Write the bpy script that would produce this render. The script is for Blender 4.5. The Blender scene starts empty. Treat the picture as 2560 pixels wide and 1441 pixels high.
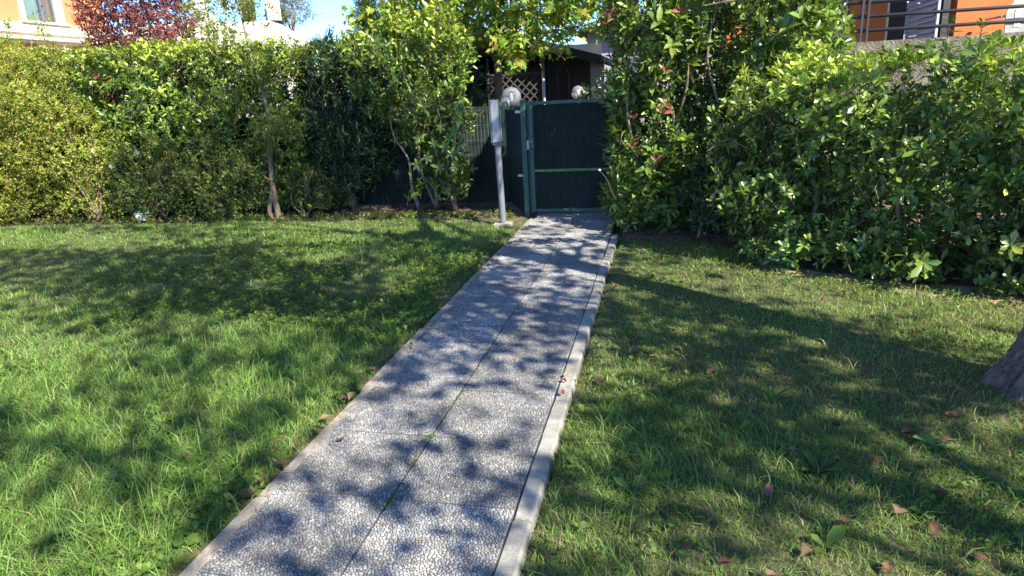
import bpy, math, random
import numpy as np
from mathutils import Matrix, Vector

# ------------------------------------------------------------------ camera, sky, sun, exposure
SC = bpy.context.scene
COL = SC.collection
SUN = np.array([0.60, -0.47, 0.645]); SUN /= np.linalg.norm(SUN)      # direction towards the sun
CAM_POS = np.array([0.0, 0.0, 1.517])
CAM_F = np.array([-0.21590, 0.93533, -0.28027])
CAM_R = np.array([0.97634, 0.21040, -0.04994])
CAM_U = np.array([-0.01226, 0.28442, 0.95862])

cam_data = bpy.data.cameras.new('camera')
cam_data.sensor_width = 36.0
cam_data.sensor_fit = 'HORIZONTAL'
cam_data.lens = 23.693
cam_data.clip_start = 0.05
cam_data.clip_end = 2000.0
camera = bpy.data.objects.new('camera', cam_data)
COL.objects.link(camera)
m = Matrix.Identity(4)
for i in range(3):
    m[i][0], m[i][1], m[i][2], m[i][3] = CAM_R[i], CAM_U[i], -CAM_F[i], CAM_POS[i]
camera.matrix_world = m
SC.camera = camera

world = bpy.data.worlds.new('World')
SC.world = world
world.use_nodes = True
wn = world.node_tree.nodes
sky = wn.new('ShaderNodeTexSky')
sky.sky_type = 'NISHITA'
sky.sun_disc = False
sky.sun_elevation = math.asin(SUN[2])
sky.sun_rotation = math.atan2(SUN[0], SUN[1])
sky.air_density = 1.0
sky.dust_density = 0.0
sky.ozone_density = 8.0
sky.altitude = 3500.0
wn['Background'].inputs['Strength'].default_value = 0.15
world.node_tree.links.new(sky.outputs[0], wn['Background'].inputs['Color'])

sun_data = bpy.data.lights.new('sun', 'SUN')
sun_data.energy = 5.0
sun_data.angle = math.radians(0.5)
sun_data.color = (1.0, 0.93, 0.78)
sun_obj = bpy.data.objects.new('sun', sun_data)
sun_obj.rotation_euler = Vector(SUN).to_track_quat('Z', 'Y').to_euler()
sun_obj.location = (8, -5, 12)
COL.objects.link(sun_obj)

SC.view_settings.view_transform = 'Standard'
SC.view_settings.look = 'None'
SC.view_settings.gamma = 1.0
SC.view_settings.use_curve_mapping = False
SC.view_settings.exposure = 1.48
SC.cycles.max_bounces = 8
SC.cycles.transparent_max_bounces = 8

RNG = np.random.default_rng(7)
random.seed(7)

# ------------------------------------------------------------------ materials
def new_mat(name):
    mt = bpy.data.materials.new(name)
    mt.use_nodes = True
    nt = mt.node_tree
    return mt, nt, nt.nodes['Principled BSDF'], nt.nodes['Material Output']

def plain(name, col, rough=0.6, metal=0.0, noise=0.0, scale=8.0, bump=0.0, bscale=40.0, col2=None, spec=0.5, dirt=None, dscale=2.0):
    """Principled surface with a noise-varied colour, optional second colour patches and fine relief."""
    mt, nt, b, out = new_mat(name)
    N, L = nt.nodes, nt.links
    b.inputs['Roughness'].default_value = rough
    b.inputs['Metallic'].default_value = metal
    b.inputs['Specular IOR Level'].default_value = spec
    tc = N.new('ShaderNodeTexCoord')
    c = np.array(col)
    if noise > 0 or col2 is not None:
        nz = N.new('ShaderNodeTexNoise'); nz.inputs['Scale'].default_value = scale
        nz.inputs['Detail'].default_value = 6; nz.inputs['Roughness'].default_value = 0.65
        L.new(tc.outputs['Object'], nz.inputs['Vector'])
        rp = N.new('ShaderNodeValToRGB')
        lo = c * (1 - noise) if col2 is None else np.array(col2)
        hi = np.minimum(c * (1 + noise), 1) if col2 is None else c
        rp.color_ramp.elements[0].position = 0.33; rp.color_ramp.elements[0].color = (*lo, 1)
        rp.color_ramp.elements[1].position = 0.68; rp.color_ramp.elements[1].color = (*hi, 1)
        L.new(nz.outputs['Fac'], rp.inputs['Fac'])
        src = rp.outputs['Color']
        if dirt is not None:
            n2 = N.new('ShaderNodeTexNoise'); n2.inputs['Scale'].default_value = dscale
            n2.inputs['Detail'].default_value = 8; n2.inputs['Roughness'].default_value = 0.7
            L.new(tc.outputs['Object'], n2.inputs['Vector'])
            r2 = N.new('ShaderNodeValToRGB')
            r2.color_ramp.elements[0].position = 0.48; r2.color_ramp.elements[0].color = (0, 0, 0, 1)
            r2.color_ramp.elements[1].position = 0.68; r2.color_ramp.elements[1].color = (1, 1, 1, 1)
            L.new(n2.outputs['Fac'], r2.inputs['Fac'])
            mx = N.new('ShaderNodeMix'); mx.data_type = 'RGBA'
            L.new(r2.outputs['Color'], mx.inputs['Factor'])
            L.new(src, mx.inputs['A']); mx.inputs['B'].default_value = (*dirt, 1)
            src = mx.outputs['Result']
        L.new(src, b.inputs['Base Color'])
    else:
        b.inputs['Base Color'].default_value = (*c, 1)
    if bump > 0:
        nb = N.new('ShaderNodeTexNoise'); nb.inputs['Scale'].default_value = bscale; nb.inputs['Detail'].default_value = 5
        L.new(tc.outputs['Object'], nb.inputs['Vector'])
        bp = N.new('ShaderNodeBump'); bp.inputs['Strength'].default_value = bump; bp.inputs['Distance'].default_value = 0.02
        L.new(nb.outputs['Fac'], bp.inputs['Height']); L.new(bp.outputs['Normal'], b.inputs['Normal'])
    return mt

def leaf_mat(name, rough=0.4, transl=0.35, spec=0.5, tint=(1.25, 1.15, 0.5)):
    """Leaf colour comes from the 'Col' attribute (each leaf its own green); light passes through the blade."""
    mt, nt, b, out = new_mat(name)
    N, L = nt.nodes, nt.links
    at = N.new('ShaderNodeAttribute'); at.attribute_name = 'Col'
    b.inputs['Roughness'].default_value = rough
    b.inputs['Specular IOR Level'].default_value = spec
    L.new(at.outputs['Color'], b.inputs['Base Color'])
    tr = N.new('ShaderNodeBsdfTranslucent')
    mu = N.new('ShaderNodeMix'); mu.data_type = 'RGBA'; mu.blend_type = 'MULTIPLY'; mu.inputs['Factor'].default_value = 1.0
    L.new(at.outputs['Color'], mu.inputs['A']); mu.inputs['B'].default_value = (*tint, 1)
    L.new(mu.outputs['Result'], tr.inputs['Color'])
    ms = N.new('ShaderNodeMixShader'); ms.inputs['Fac'].default_value = transl
    L.new(b.outputs['BSDF'], ms.inputs[1]); L.new(tr.outputs['BSDF'], ms.inputs[2])
    L.new(ms.outputs['Shader'], out.inputs['Surface'])
    return mt

def attr_mat(name, rough=0.7, bump=0.0, bscale=300.0, spec=0.4):
    mt, nt, b, out = new_mat(name)
    at = nt.nodes.new('ShaderNodeAttribute'); at.attribute_name = 'Col'
    b.inputs['Roughness'].default_value = rough; b.inputs['Specular IOR Level'].default_value = spec
    nt.links.new(at.outputs['Color'], b.inputs['Base Color'])
    if bump:
        tc = nt.nodes.new('ShaderNodeTexCoord')
        nb = nt.nodes.new('ShaderNodeTexNoise'); nb.inputs['Scale'].default_value = bscale
        nt.links.new(tc.outputs['Object'], nb.inputs['Vector'])
        bp = nt.nodes.new('ShaderNodeBump'); bp.inputs['Strength'].default_value = bump; bp.inputs['Distance'].default_value = 0.003
        nt.links.new(nb.outputs['Fac'], bp.inputs['Height']); nt.links.new(bp.outputs['Normal'], b.inputs['Normal'])
    return mt

def glass_mat(name, tint=(0.95, 0.97, 1.0)):
    """Thin clear shell: mostly see-through with Fresnel reflections and a film of dust."""
    mt, nt, b, out = new_mat(name)
    N, L = nt.nodes, nt.links
    nt.nodes.remove(b)
    tr = N.new('ShaderNodeBsdfTransparent'); tr.inputs['Color'].default_value = (*tint, 1)
    gl = N.new('ShaderNodeBsdfGlossy'); gl.inputs['Roughness'].default_value = 0.06
    df = N.new('ShaderNodeBsdfDiffuse'); df.inputs['Color'].default_value = (0.6, 0.62, 0.66, 1)
    fr = N.new('ShaderNodeFresnel'); fr.inputs['IOR'].default_value = 1.5
    m1 = N.new('ShaderNodeMixShader'); L.new(fr.outputs['Fac'], m1.inputs['Fac'])
    L.new(tr.outputs['BSDF'], m1.inputs[1]); L.new(gl.outputs['BSDF'], m1.inputs[2])
    m2 = N.new('ShaderNodeMixShader'); m2.inputs['Fac'].default_value = 0.22
    L.new(m1.outputs['Shader'], m2.inputs[1]); L.new(df.outputs['BSDF'], m2.inputs[2])
    L.new(m2.outputs['Shader'], out.inputs['Surface'])
    return mt

M = {}
M['leaf_glossy'] = leaf_mat('glossy evergreen leaf', 0.32, 0.26, 0.6)
M['leaf_soft'] = leaf_mat('soft deciduous leaf', 0.55, 0.42, 0.35)
M['leaf_dry'] = leaf_mat('dry fallen leaf', 0.75, 0.15, 0.25, (1.1, 0.9, 0.7))
M['petal'] = leaf_mat('petal', 0.6, 0.4, 0.3, (1, 1, 1))
M['grass'] = leaf_mat('grass blade', 0.5, 0.38, 0.35, (1.3, 1.15, 0.45))
M['bark'] = plain('grey brown twig bark', (0.23, 0.185, 0.14), 0.85, noise=0.35, scale=20, bump=0.6, bscale=60)
M['bark_pale'] = plain('pale tan bark', (0.19, 0.14, 0.095), 0.85, noise=0.3, scale=15, bump=0.6, bscale=50)
M['bark_maple'] = plain('olive brown smooth bark', (0.11, 0.085, 0.045), 0.8, noise=0.3, scale=12, bump=0.4, bscale=30)
M['bark_big'] = plain('furrowed grey bark', (0.135, 0.112, 0.095), 0.92, noise=0.5, scale=30, bump=0.9, bscale=70)
M['soil'] = plain('dark garden soil', (0.10, 0.072, 0.05), 0.95, noise=0.5, scale=9, bump=0.9, bscale=30, dirt=(0.17, 0.13, 0.085), dscale=6)
M['soil_dry'] = plain('dry pale soil', (0.33, 0.26, 0.16), 0.95, noise=0.4, scale=12, bump=0.9, bscale=40, dirt=(0.14, 0.12, 0.05), dscale=5)
M['ground'] = plain('lawn soil and thatch', (0.085, 0.085, 0.035), 0.95, noise=0.5, scale=14, bump=0.8, bscale=60, dirt=(0.12, 0.095, 0.05), dscale=2.5)
M['cement'] = plain('dark cement between pebbles', (0.13, 0.125, 0.12), 0.9, noise=0.35, scale=60, bump=0.5, bscale=150, dirt=(0.085, 0.088, 0.065), dscale=5)
M['pebble'] = attr_mat('washed river pebbles', 0.66, 0.3, 500)
def stain_pebbles():
    nt = M['pebble'].node_tree; N, L = nt.nodes, nt.links; b = N['Principled BSDF']
    src = b.inputs['Base Color'].links[0].from_socket
    oi = N.new('ShaderNodeObjectInfo'); mr = N.new('ShaderNodeMapRange'); mr.inputs['To Min'].default_value = 0.80; mr.inputs['To Max'].default_value = 1.12
    L.new(oi.outputs['Random'], mr.inputs['Value'])
    ge = N.new('ShaderNodeNewGeometry')
    nz = N.new('ShaderNodeTexNoise'); nz.inputs['Scale'].default_value = 3.2; nz.inputs['Detail'].default_value = 7; nz.inputs['Roughness'].default_value = 0.68
    L.new(ge.outputs['Position'], nz.inputs['Vector'])
    m2 = N.new('ShaderNodeMapRange'); m2.inputs['From Min'].default_value = 0.35; m2.inputs['From Max'].default_value = 0.62; m2.inputs['To Min'].default_value = 0.58; m2.inputs['To Max'].default_value = 1.08
    L.new(nz.outputs['Fac'], m2.inputs['Value'])
    mu = N.new('ShaderNodeMath'); mu.operation = 'MULTIPLY'; L.new(mr.outputs['Result'], mu.inputs[0]); L.new(m2.outputs['Result'], mu.inputs[1])
    vm = N.new('ShaderNodeVectorMath'); vm.operation = 'SCALE'; L.new(src, vm.inputs[0]); L.new(mu.outputs['Value'], vm.inputs['Scale'])
    L.new(vm.outputs['Vector'], b.inputs['Base Color'])
stain_pebbles()
M['kerb'] = plain('weathered concrete kerb', (0.33, 0.315, 0.28), 0.85, noise=0.22, scale=18, bump=0.35, bscale=120, dirt=(0.21, 0.19, 0.14), dscale=4)
M['kerb_dirty'] = plain('soil stained concrete kerb', (0.30, 0.27, 0.23), 0.9, noise=0.3, scale=22, bump=0.4, bscale=90, dirt=(0.17, 0.10, 0.06), dscale=9)
M['green_paint'] = plain('faded green paint', (0.026, 0.085, 0.066), 0.42, noise=0.25, scale=9, dirt=(0.045, 0.10, 0.085), dscale=5)
M['wire_paint'] = plain('dark green wire coating', (0.014, 0.042, 0.035), 0.45)
M['cloth'] = plain('dark green shade cloth', (0.011, 0.018, 0.016), 0.85, noise=0.35, scale=3, bump=0.3, bscale=220, dirt=(0.020, 0.034, 0.030), dscale=1.6)
M['tape'] = plain('yellow green tape', (0.15, 0.24, 0.06), 0.5, noise=0.25, scale=20)
M['steel'] = plain('dull galvanised steel', (0.42, 0.43, 0.45), 0.45, metal=0.7, noise=0.2, scale=12)
M['grey_paint'] = plain('grey painted metal', (0.155, 0.165, 0.19), 0.5, noise=0.12, scale=6, dirt=(0.11, 0.108, 0.105), dscale=6)
M['white_plastic'] = plain('weathered off white plastic', (0.44, 0.43, 0.41), 0.5, noise=0.15, scale=12, dirt=(0.26, 0.25, 0.22), dscale=7)
M['black_plastic'] = plain('black plastic', (0.02, 0.02, 0.022), 0.45)
M['glass'] = glass_mat('clear lamp globe')
M['wood_dark'] = plain('dark stained wood', (0.016, 0.009, 0.008), 0.7, noise=0.4, scale=7, bump=0.4, bscale=40)
M['wood_grey'] = plain('weathered lattice wood', (0.06, 0.052, 0.05), 0.8, noise=0.3, scale=10)
M['roof_dark'] = plain('dark roof covering', (0.022, 0.02, 0.02), 0.85, noise=0.3, scale=8, bump=0.4)
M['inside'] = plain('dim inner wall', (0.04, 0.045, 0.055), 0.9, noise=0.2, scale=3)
M['orange'] = plain('orange stucco', (0.50, 0.15, 0.045), 0.9, noise=0.08, scale=4, bump=0.25, bscale=180)
M['peach'] = plain('peach stucco', (0.58, 0.25, 0.11), 0.9, noise=0.06, scale=4, bump=0.25, bscale=150)
M['cream'] = plain('cream painted band', (0.74, 0.68, 0.55), 0.8, noise=0.06, scale=5, dirt=(0.62, 0.56, 0.45), dscale=3)
M['white_wall'] = plain('white stucco', (0.66, 0.63, 0.58), 0.9, noise=0.07, scale=5, bump=0.3, bscale=120, dirt=(0.52, 0.49, 0.45), dscale=2)
M['pale_wall'] = plain('pale mauve plaster', (0.30, 0.28, 0.29), 0.9, noise=0.05, scale=3)
M['mossy_shaded'] = plain('rough mossy concrete', (0.16, 0.145, 0.11), 0.95, noise=0.45, scale=9, bump=1.0, bscale=45, dirt=(0.06, 0.065, 0.03), dscale=5)  # moss patches on concrete; base colour also darkened to carry the parapet's shade
M['rail'] = plain('dark grey railing paint', (0.035, 0.035, 0.04), 0.45, noise=0.15, scale=10)
M['dark_frame'] = plain('dark bronze frame', (0.05, 0.045, 0.042), 0.5)
M['slate_panel'] = plain('slate grey door panel', (0.10, 0.105, 0.13), 0.5, noise=0.1, scale=3)
M['shutter'] = plain('pale blue grey shutter', (0.50, 0.55, 0.64), 0.45, noise=0.08, scale=6)
M['curtain'] = plain('pale green curtain', (0.48, 0.52, 0.33), 0.9, noise=0.12, scale=6)
M['tile_floor'] = plain('terrace tile', (0.35, 0.30, 0.25), 0.7, noise=0.15, scale=5)
M['stone_white'] = plain('white rubble stone', (0.72, 0.71, 0.68), 0.85, noise=0.12, scale=14, bump=0.4)

def window_glass():
    mt, nt, b, out = new_mat('window glass')
    N, L = nt.nodes, nt.links
    nt.nodes.remove(b)
    tr = N.new('ShaderNodeBsdfTransparent'); tr.inputs['Color'].default_value = (0.8, 0.86, 0.84, 1)
    gl = N.new('ShaderNodeBsdfGlossy'); gl.inputs['Roughness'].default_value = 0.03
    m1 = N.new('ShaderNodeMixShader'); m1.inputs['Fac'].default_value = 0.15
    L.new(tr.outputs['BSDF'], m1.inputs[1]); L.new(gl.outputs['BSDF'], m1.inputs[2])
    L.new(m1.outputs['Shader'], out.inputs['Surface'])
    return mt
M['window_glass'] = window_glass()

# ------------------------------------------------------------------ mesh helpers
def link(o, parent=None):
    COL.objects.link(o)
    if parent is not None:
        o.parent = parent
        if parent.type == 'EMPTY':      # parts are modelled in world coordinates; the Empty marks the thing's base
            o.matrix_parent_inverse = Matrix.LocRotScale(parent.location, parent.rotation_euler, None).inverted()
    return o

def tag(o, label=None, cat=None, group=None, kind=None):
    if label: o['label'] = label
    if cat: o['category'] = cat
    if group: o['group'] = group
    if kind: o['kind'] = kind
    return o

def empty(name, loc=(0, 0, 0), rz=0.0):
    o = bpy.data.objects.new(name, None)
    o.location = loc; o.rotation_euler = (0, 0, rz); o.empty_display_size = 0.1
    COL.objects.link(o)
    return o

def tri_mesh(name, V, F, col=None, smooth=False):
    me = bpy.data.meshes.new(name)
    V = np.asarray(V, np.float32); F = np.asarray(F, np.int32)
    me.vertices.add(len(V)); me.vertices.foreach_set('co', V.ravel())
    k = F.shape[1]
    me.loops.add(F.size); me.loops.foreach_set('vertex_index', F.ravel())
    me.polygons.add(len(F))
    me.polygons.foreach_set('loop_start', np.arange(0, F.size, k, dtype=np.int32))
    me.polygons.foreach_set('loop_total', np.full(len(F), k, np.int32))
    if smooth: me.polygons.foreach_set('use_smooth', np.ones(len(F), bool))
    me.update(calc_edges=True)
    if col is not None:
        at = me.color_attributes.new('Col', 'FLOAT_COLOR', 'POINT')
        c4 = np.ones((len(V), 4), np.float32); c4[:, :3] = col
        at.data.foreach_set('color', c4.ravel())
    return me

def np_obj(name, V, F, mat, parent=None, col=None, smooth=False):
    me = tri_mesh(name, V, F, col, smooth)
    me.materials.append(mat)
    return link(bpy.data.objects.new(name, me), parent)

class MB:
    """collects boxes, prisms and tubes and links them as one mesh object"""
    def __init__(self): self.v = []; self.f = []; self.s = []
    def add(self, v, f, smooth=False):
        n = len(self.v)
        self.v += [tuple(map(float, p)) for p in v]
        self.f += [tuple(int(i) + n for i in q) for q in f]
        self.s += [smooth] * len(f)
        return self
    def box(self, x0, x1, y0, y1, z0, z1, bev=0.0):
        if bev <= 0:
            v = [(x, y, z) for z in (z0, z1) for y in (y0, y1) for x in (x0, x1)]
            f = [(0, 2, 3, 1), (4, 5, 7, 6), (0, 1, 5, 4), (2, 6, 7, 3), (0, 4, 6, 2), (1, 3, 7, 5)]
            return self.add(v, f)
        b = bev; v = []; idx = {}
        for iz, z in enumerate((z0, z1)):
            for iy, y in enumerate((y0, y1)):
                for ix, x in enumerate((x0, x1)):
                    sx, sy, sz = (b, -b)[ix], (b, -b)[iy], (b, -b)[iz]
                    for ax in range(3):
                        p = [x + sx, y + sy, z + sz]
                        p[ax] = (x, y, z)[ax]
                        idx[(ix, iy, iz, ax)] = len(v); v.append(p)
        I = lambda a, c, d, e: idx[(a, c, d, e)]
        f = []
        for s in (0, 1):
            q = [I(s, 0, 0, 0), I(s, 1, 0, 0), I(s, 1, 1, 0), I(s, 0, 1, 0)]; f.append(q if s else q[::-1])
            q = [I(0, s, 0, 1), I(1, s, 0, 1), I(1, s, 1, 1), I(0, s, 1, 1)]; f.append(q[::-1] if s else q)
            q = [I(0, 0, s, 2), I(1, 0, s, 2), I(1, 1, s, 2), I(0, 1, s, 2)]; f.append(q if s else q[::-1])
        for a in (0, 1):
            for c in (0, 1):
                f.append((I(0, a, c, 1), I(1, a, c, 1), I(1, a, c, 2), I(0, a, c, 2)))
                f.append((I(a, 0, c, 0), I(a, 1, c, 0), I(a, 1, c, 2), I(a, 0, c, 2)))
                f.append((I(a, c, 0, 0), I(a, c, 1, 0), I(a, c, 1, 1), I(a, c, 0, 1)))
        for a in (0, 1):
            for c in (0, 1):
                for d in (0, 1):
                    f.append((I(a, c, d, 0), I(a, c, d, 1), I(a, c, d, 2)))
        return self.add(v, f)
    def bar(self, a, b, w, h=None, up=(0, 0, 1)):
        a = np.array(a, float); b = np.array(b, float); h = h or w
        d = (b - a) / np.linalg.norm(b - a); u = np.array(up, float)
        if abs(d @ u) > 0.98: u = np.array([0, 1.0, 0])
        s = np.cross(d, u); s /= np.linalg.norm(s); u = np.cross(s, d)
        v = [p + s * i * w / 2 + u * j * h / 2 for p in (a, b) for i, j in ((-1, -1), (1, -1), (1, 1), (-1, 1))]
        return self.add(v, [(0, 3, 2, 1), (4, 5, 6, 7), (0, 1, 5, 4), (1, 2, 6, 5), (2, 3, 7, 6), (3, 0, 4, 7)])
    def tube(self, pts, rad, n=6, cap=True):
        v, f = tube(pts, rad, n, cap)
        return self.add(v, f, True)
    def lathe(self, prof, n=24, c=(0, 0, 0)):
        v = []
        for r, z in prof:
            for k in range(n):
                a = 2 * math.pi * k / n
                v.append((c[0] + r * math.cos(a), c[1] + r * math.sin(a), c[2] + z))
        f = [(i * n + k, i * n + (k + 1) % n, (i + 1) * n + (k + 1) % n, (i + 1) * n + k) for i in range(len(prof) - 1) for k in range(n)]
        return self.add(v, f, True)
    def prism(self, poly, axis, a0, a1):
        """extrude a 2-D outline along an axis: 'x' (y,z), 'y' (x,z) or 'z' (x,y)"""
        n = len(poly)
        def put(p, t): return {'x': (t, p[0], p[1]), 'y': (p[0], t, p[1]), 'z': (p[0], p[1], t)}[axis]
        v = [put(p, a0) for p in poly] + [put(p, a1) for p in poly]
        f = [tuple(range(n))[::-1], tuple(range(n, 2 * n))] + [(i, (i + 1) % n, n + (i + 1) % n, n + i) for i in range(n)]
        return self.add(v, f)
    def mesh(self, name):
        me = bpy.data.meshes.new(name)
        me.from_pydata(self.v, [], self.f)
        me.polygons.foreach_set('use_smooth', np.array(self.s, bool))
        me.update()
        return me
    def build(self, name, mat, parent=None):
        me = self.mesh(name)
        me.materials.append(M[mat] if isinstance(mat, str) else mat)
        return link(bpy.data.objects.new(name, me), parent)

def tube(pts, rad, n=6, cap=True):
    pts = np.asarray(pts, float); k = len(pts)
    rad = np.broadcast_to(np.asarray(rad, float), (k,))
    tan = np.gradient(pts, axis=0); tan /= np.linalg.norm(tan, axis=1)[:, None] + 1e-9
    ref = np.array([0.31, 0.17, 0.93]) if abs(tan[0][2]) < 0.9 else np.array([1.0, 0.1, 0])
    V = []
    for i in range(k):
        s = np.cross(tan[i], ref); s /= np.linalg.norm(s); u = np.cross(s, tan[i]); ref = u if i == 0 else ref
        for j in range(n):
            a = 2 * math.pi * j / n
            V.append(pts[i] + rad[i] * (math.cos(a) * s + math.sin(a) * u))
    F = [(i * n + j, i * n + (j + 1) % n, (i + 1) * n + (j + 1) % n, (i + 1) * n + j) for i in range(k - 1) for j in range(n)]
    if cap:
        F += [tuple(range(n))[::-1], tuple((k - 1) * n + j for j in range(n))]
    return V, F

def smooth_path(pts, n=8):
    """Catmull-Rom through the points"""
    p = np.asarray(pts, float); p = np.vstack([2 * p[0] - p[1], p, 2 * p[-1] - p[-2]])
    out = []
    for i in range(1, len(p) - 2):
        for t in np.linspace(0, 1, n, endpoint=False):
            a, b, c, d = p[i - 1], p[i], p[i + 1], p[i + 2]
            out.append(0.5 * (2 * b + (c - a) * t + (2 * a - 5 * b + 4 * c - d) * t * t + (3 * b - a - 3 * c + d) * t ** 3))
    out.append(p[-2])
    return np.array(out)

_LAT = RNG.random((64, 64, 64))
def noise3(P, scale=1.0, seed=0):
    """smooth value noise in 0..1"""
    q = np.asarray(P, float) * scale + seed * 17.31
    if q.shape[-1] == 2: q = np.concatenate([q, np.zeros(q.shape[:-1] + (1,))], -1)
    i = np.floor(q).astype(int); f = q - i; f = f * f * (3 - 2 * f)
    r = 0
    for dx in (0, 1):
        for dy in (0, 1):
            for dz in (0, 1):
                w = (f[..., 0] if dx else 1 - f[..., 0]) * (f[..., 1] if dy else 1 - f[..., 1]) * (f[..., 2] if dz else 1 - f[..., 2])
                r = r + w * _LAT[(i[..., 0] + dx) % 64, (i[..., 1] + dy) % 64, (i[..., 2] + dz) % 64]
    return r

def unit(v): return v / (np.linalg.norm(v, axis=-1, keepdims=True) + 1e-9)

# ------------------------------------------------------------------ leaf templates: x across, y along, z up
def T_oval(w=0.42, wide=0.5, fold=0.10, droop=-0.12):
    """8-triangle blade folded on its midrib; wide = where along its length it is widest"""
    a, b = (0.28, 0.66) if wide < 0.6 else (0.38, 0.76)
    wa = w * (0.86 if wide < 0.6 else 0.66); wb = w * (0.84 if wide < 0.6 else 1.0)
    V = np.array([(0, 0, 0), (0, a, 0), (0, b, droop * .4), (0, 1, droop), (-wa / 2, a, fold), (-wb / 2, b, fold + droop * .4), (wa / 2, a, fold), (wb / 2, b, fold + droop * .4)])
    F = np.array([(0, 1, 4), (0, 6, 1), (4, 1, 5), (1, 2, 5), (1, 6, 2), (6, 7, 2), (5, 2, 3), (2, 7, 3)])
    return V, F
def T_simple(w=0.42, at=0.5, fold=0.10, droop=-0.12):
    V = np.array([(0, 0, 0), (-w / 2, at, fold), (w / 2, at, fold), (0, at, 0), (0, 1, droop)])
    F = np.array([(0, 3, 1), (0, 2, 3), (1, 3, 4), (3, 2, 4)])
    return V, F
def T_lobed(lobes=5, spread=2.5, deep=0.45, fold=0.06):
    V = [(0, 0.0, 0), (0, 0.3, 0)]
    angs = np.linspace(-spread, spread, lobes)
    for i, a in enumerate(angs):
        L = 0.70 * (1 - 0.32 * abs(a) / spread)
        V.append((math.sin(a) * L, 0.3 + math.cos(a) * L, fold * (-1 if i % 2 else 1) - 0.10 * L))
        if i < lobes - 1:
            c = (a + angs[i + 1]) / 2
            V.append((math.sin(c) * L * deep, 0.3 + math.cos(c) * L * deep, fold))
    V = np.array(V); n = len(V)
    F = [(1, i + 1, i) for i in range(2, n - 1)] + [(1, 2, 0), (1, 0, n - 1)]
    return V, np.array(F)

def place(T, P, D, Nn, S, C):
    """instances of one template: positions, blade direction, blade normal, size, colour -> V, F, col"""
    tv, tf = T
    D = unit(D); X = unit(np.cross(D, Nn)); Nn = np.cross(X, D)
    S = np.broadcast_to(np.asarray(S, float), (len(P),))
    V = P[:, None, :] + S[:, None, None] * (tv[None, :, 0, None] * X[:, None] + tv[None, :, 1, None] * D[:, None] + tv[None, :, 2, None] * Nn[:, None])
    F = (tf[None] + (np.arange(len(P)) * len(tv))[:, None, None]).reshape(-1, 3)
    col = np.repeat(C, len(tv), axis=0)
    return V.reshape(-1, 3), F, col

class Bag:
    """joins many placed leaf batches"""
    def __init__(self): self.V = []; self.F = []; self.C = []; self.n = 0
    def add(self, vfc):
        v, f, c = vfc
        self.V.append(v); self.F.append(f + self.n); self.C.append(c); self.n += len(v)
    def build(self, name, mat, parent=None, kind=None):
        o = np_obj(name, np.concatenate(self.V), np.concatenate(self.F), M[mat], parent, np.concatenate(self.C), smooth=False)
        if kind: o['kind'] = kind
        return o

def palette(n, cols, weights=None, jitter=0.18):
    """n leaf colours drawn from a short list, each with its own brightness"""
    cols = np.array(cols, float)
    i = RNG.choice(len(cols), n, p=None if weights is None else np.array(weights) / np.sum(weights))
    c = cols[i] * np.exp(RNG.normal(0, jitter, (n, 1)))
    return np.clip(c * (1 + RNG.normal(0, 0.05, (n, 3))), 0.003, 0.95)

def sprigs(P, A, m, T, size, cols, open_ang=1.0, along=0.5, up=0.35, wts=None, jit=0.25, tone=None, jitter=0.18, droop=0.0):
    """each sprig: a shoot at P along A carrying m leaves spiralled round it. Returns leaf batch, shoot list"""
    n = len(P); A = unit(A)
    ref = np.where(np.abs(A[:, 2:3]) < 0.9, np.array([[0, 0, 1.0]]), np.array([[1.0, 0, 0]]))
    S1 = unit(np.cross(A, ref)); S2 = np.cross(S1, A)
    k = np.arange(m)[None, :]
    az = k * 2.39996 + RNG.random((n, 1)) * 6.283 + RNG.normal(0, 0.3, (n, m))
    t = (k + 0.5) / m
    op = open_ang * (1.25 - 0.7 * t) + RNG.normal(0, 0.18, (n, m))
    rad = np.cos(az)[..., None] * S1[:, None] + np.sin(az)[..., None] * S2[:, None]
    D = np.cos(op)[..., None] * A[:, None] + np.sin(op)[..., None] * rad
    D = D + np.array([0, 0, up * 0.5 - droop]); D = unit(D)
    sz = size * np.clip(np.exp(RNG.normal(0, jit, (n, m))), .55, 1.45) * (1.1 - 0.35 * t)
    pos = P[:, None] + A[:, None] * (along * size * (t - 0.6) * 2.2)[..., None]
    Nn = A[:, None] * 0.7 - rad * 0.5 * np.sin(op)[..., None] + np.array([0, 0, up]) + RNG.normal(0, 0.22, (n, m, 3))
    N = n * m
    C = palette(N, cols, wts, jitter)
    if tone is not None: C = C * np.repeat(np.atleast_2d(tone).reshape(n, -1), m, axis=0)
    return place(T, pos.reshape(N, 3), D.reshape(N, 3), Nn.reshape(N, 3), sz.reshape(N), C)

# ------------------------------------------------------------------ volumes for shrubs: depth(p) > 0 inside
def ell(c, r):
    c = np.array(c, float); r = np.array(r, float)
    return lambda p: (1 - np.linalg.norm((p - c) / r, axis=-1)) * r.min()
def rbox(c, h, rz=0.0, rr=0.2):
    c = np.array(c, float); h = np.array(h, float); cs, sn = math.cos(rz), math.sin(rz)
    def f(p):
        q = p - c
        q = np.stack([q[..., 0] * cs + q[..., 1] * sn, -q[..., 0] * sn + q[..., 1] * cs, q[..., 2]], -1)
        d = np.abs(q) - (h - rr)
        return -(np.linalg.norm(np.maximum(d, 0), axis=-1) + np.minimum(d.max(-1), 0) - rr)
    return f
def union(*fs): return lambda p: np.max([f(p) for f in fs], axis=0)
def lumpy(f, amp=0.12, scale=2.5, seed=1):
    return lambda p: f(p) + amp * (noise3(p, scale, seed) - 0.5) * 2 + 0.4 * amp * (noise3(p, scale * 2.7, seed + 5) - 0.5) * 2

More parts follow.
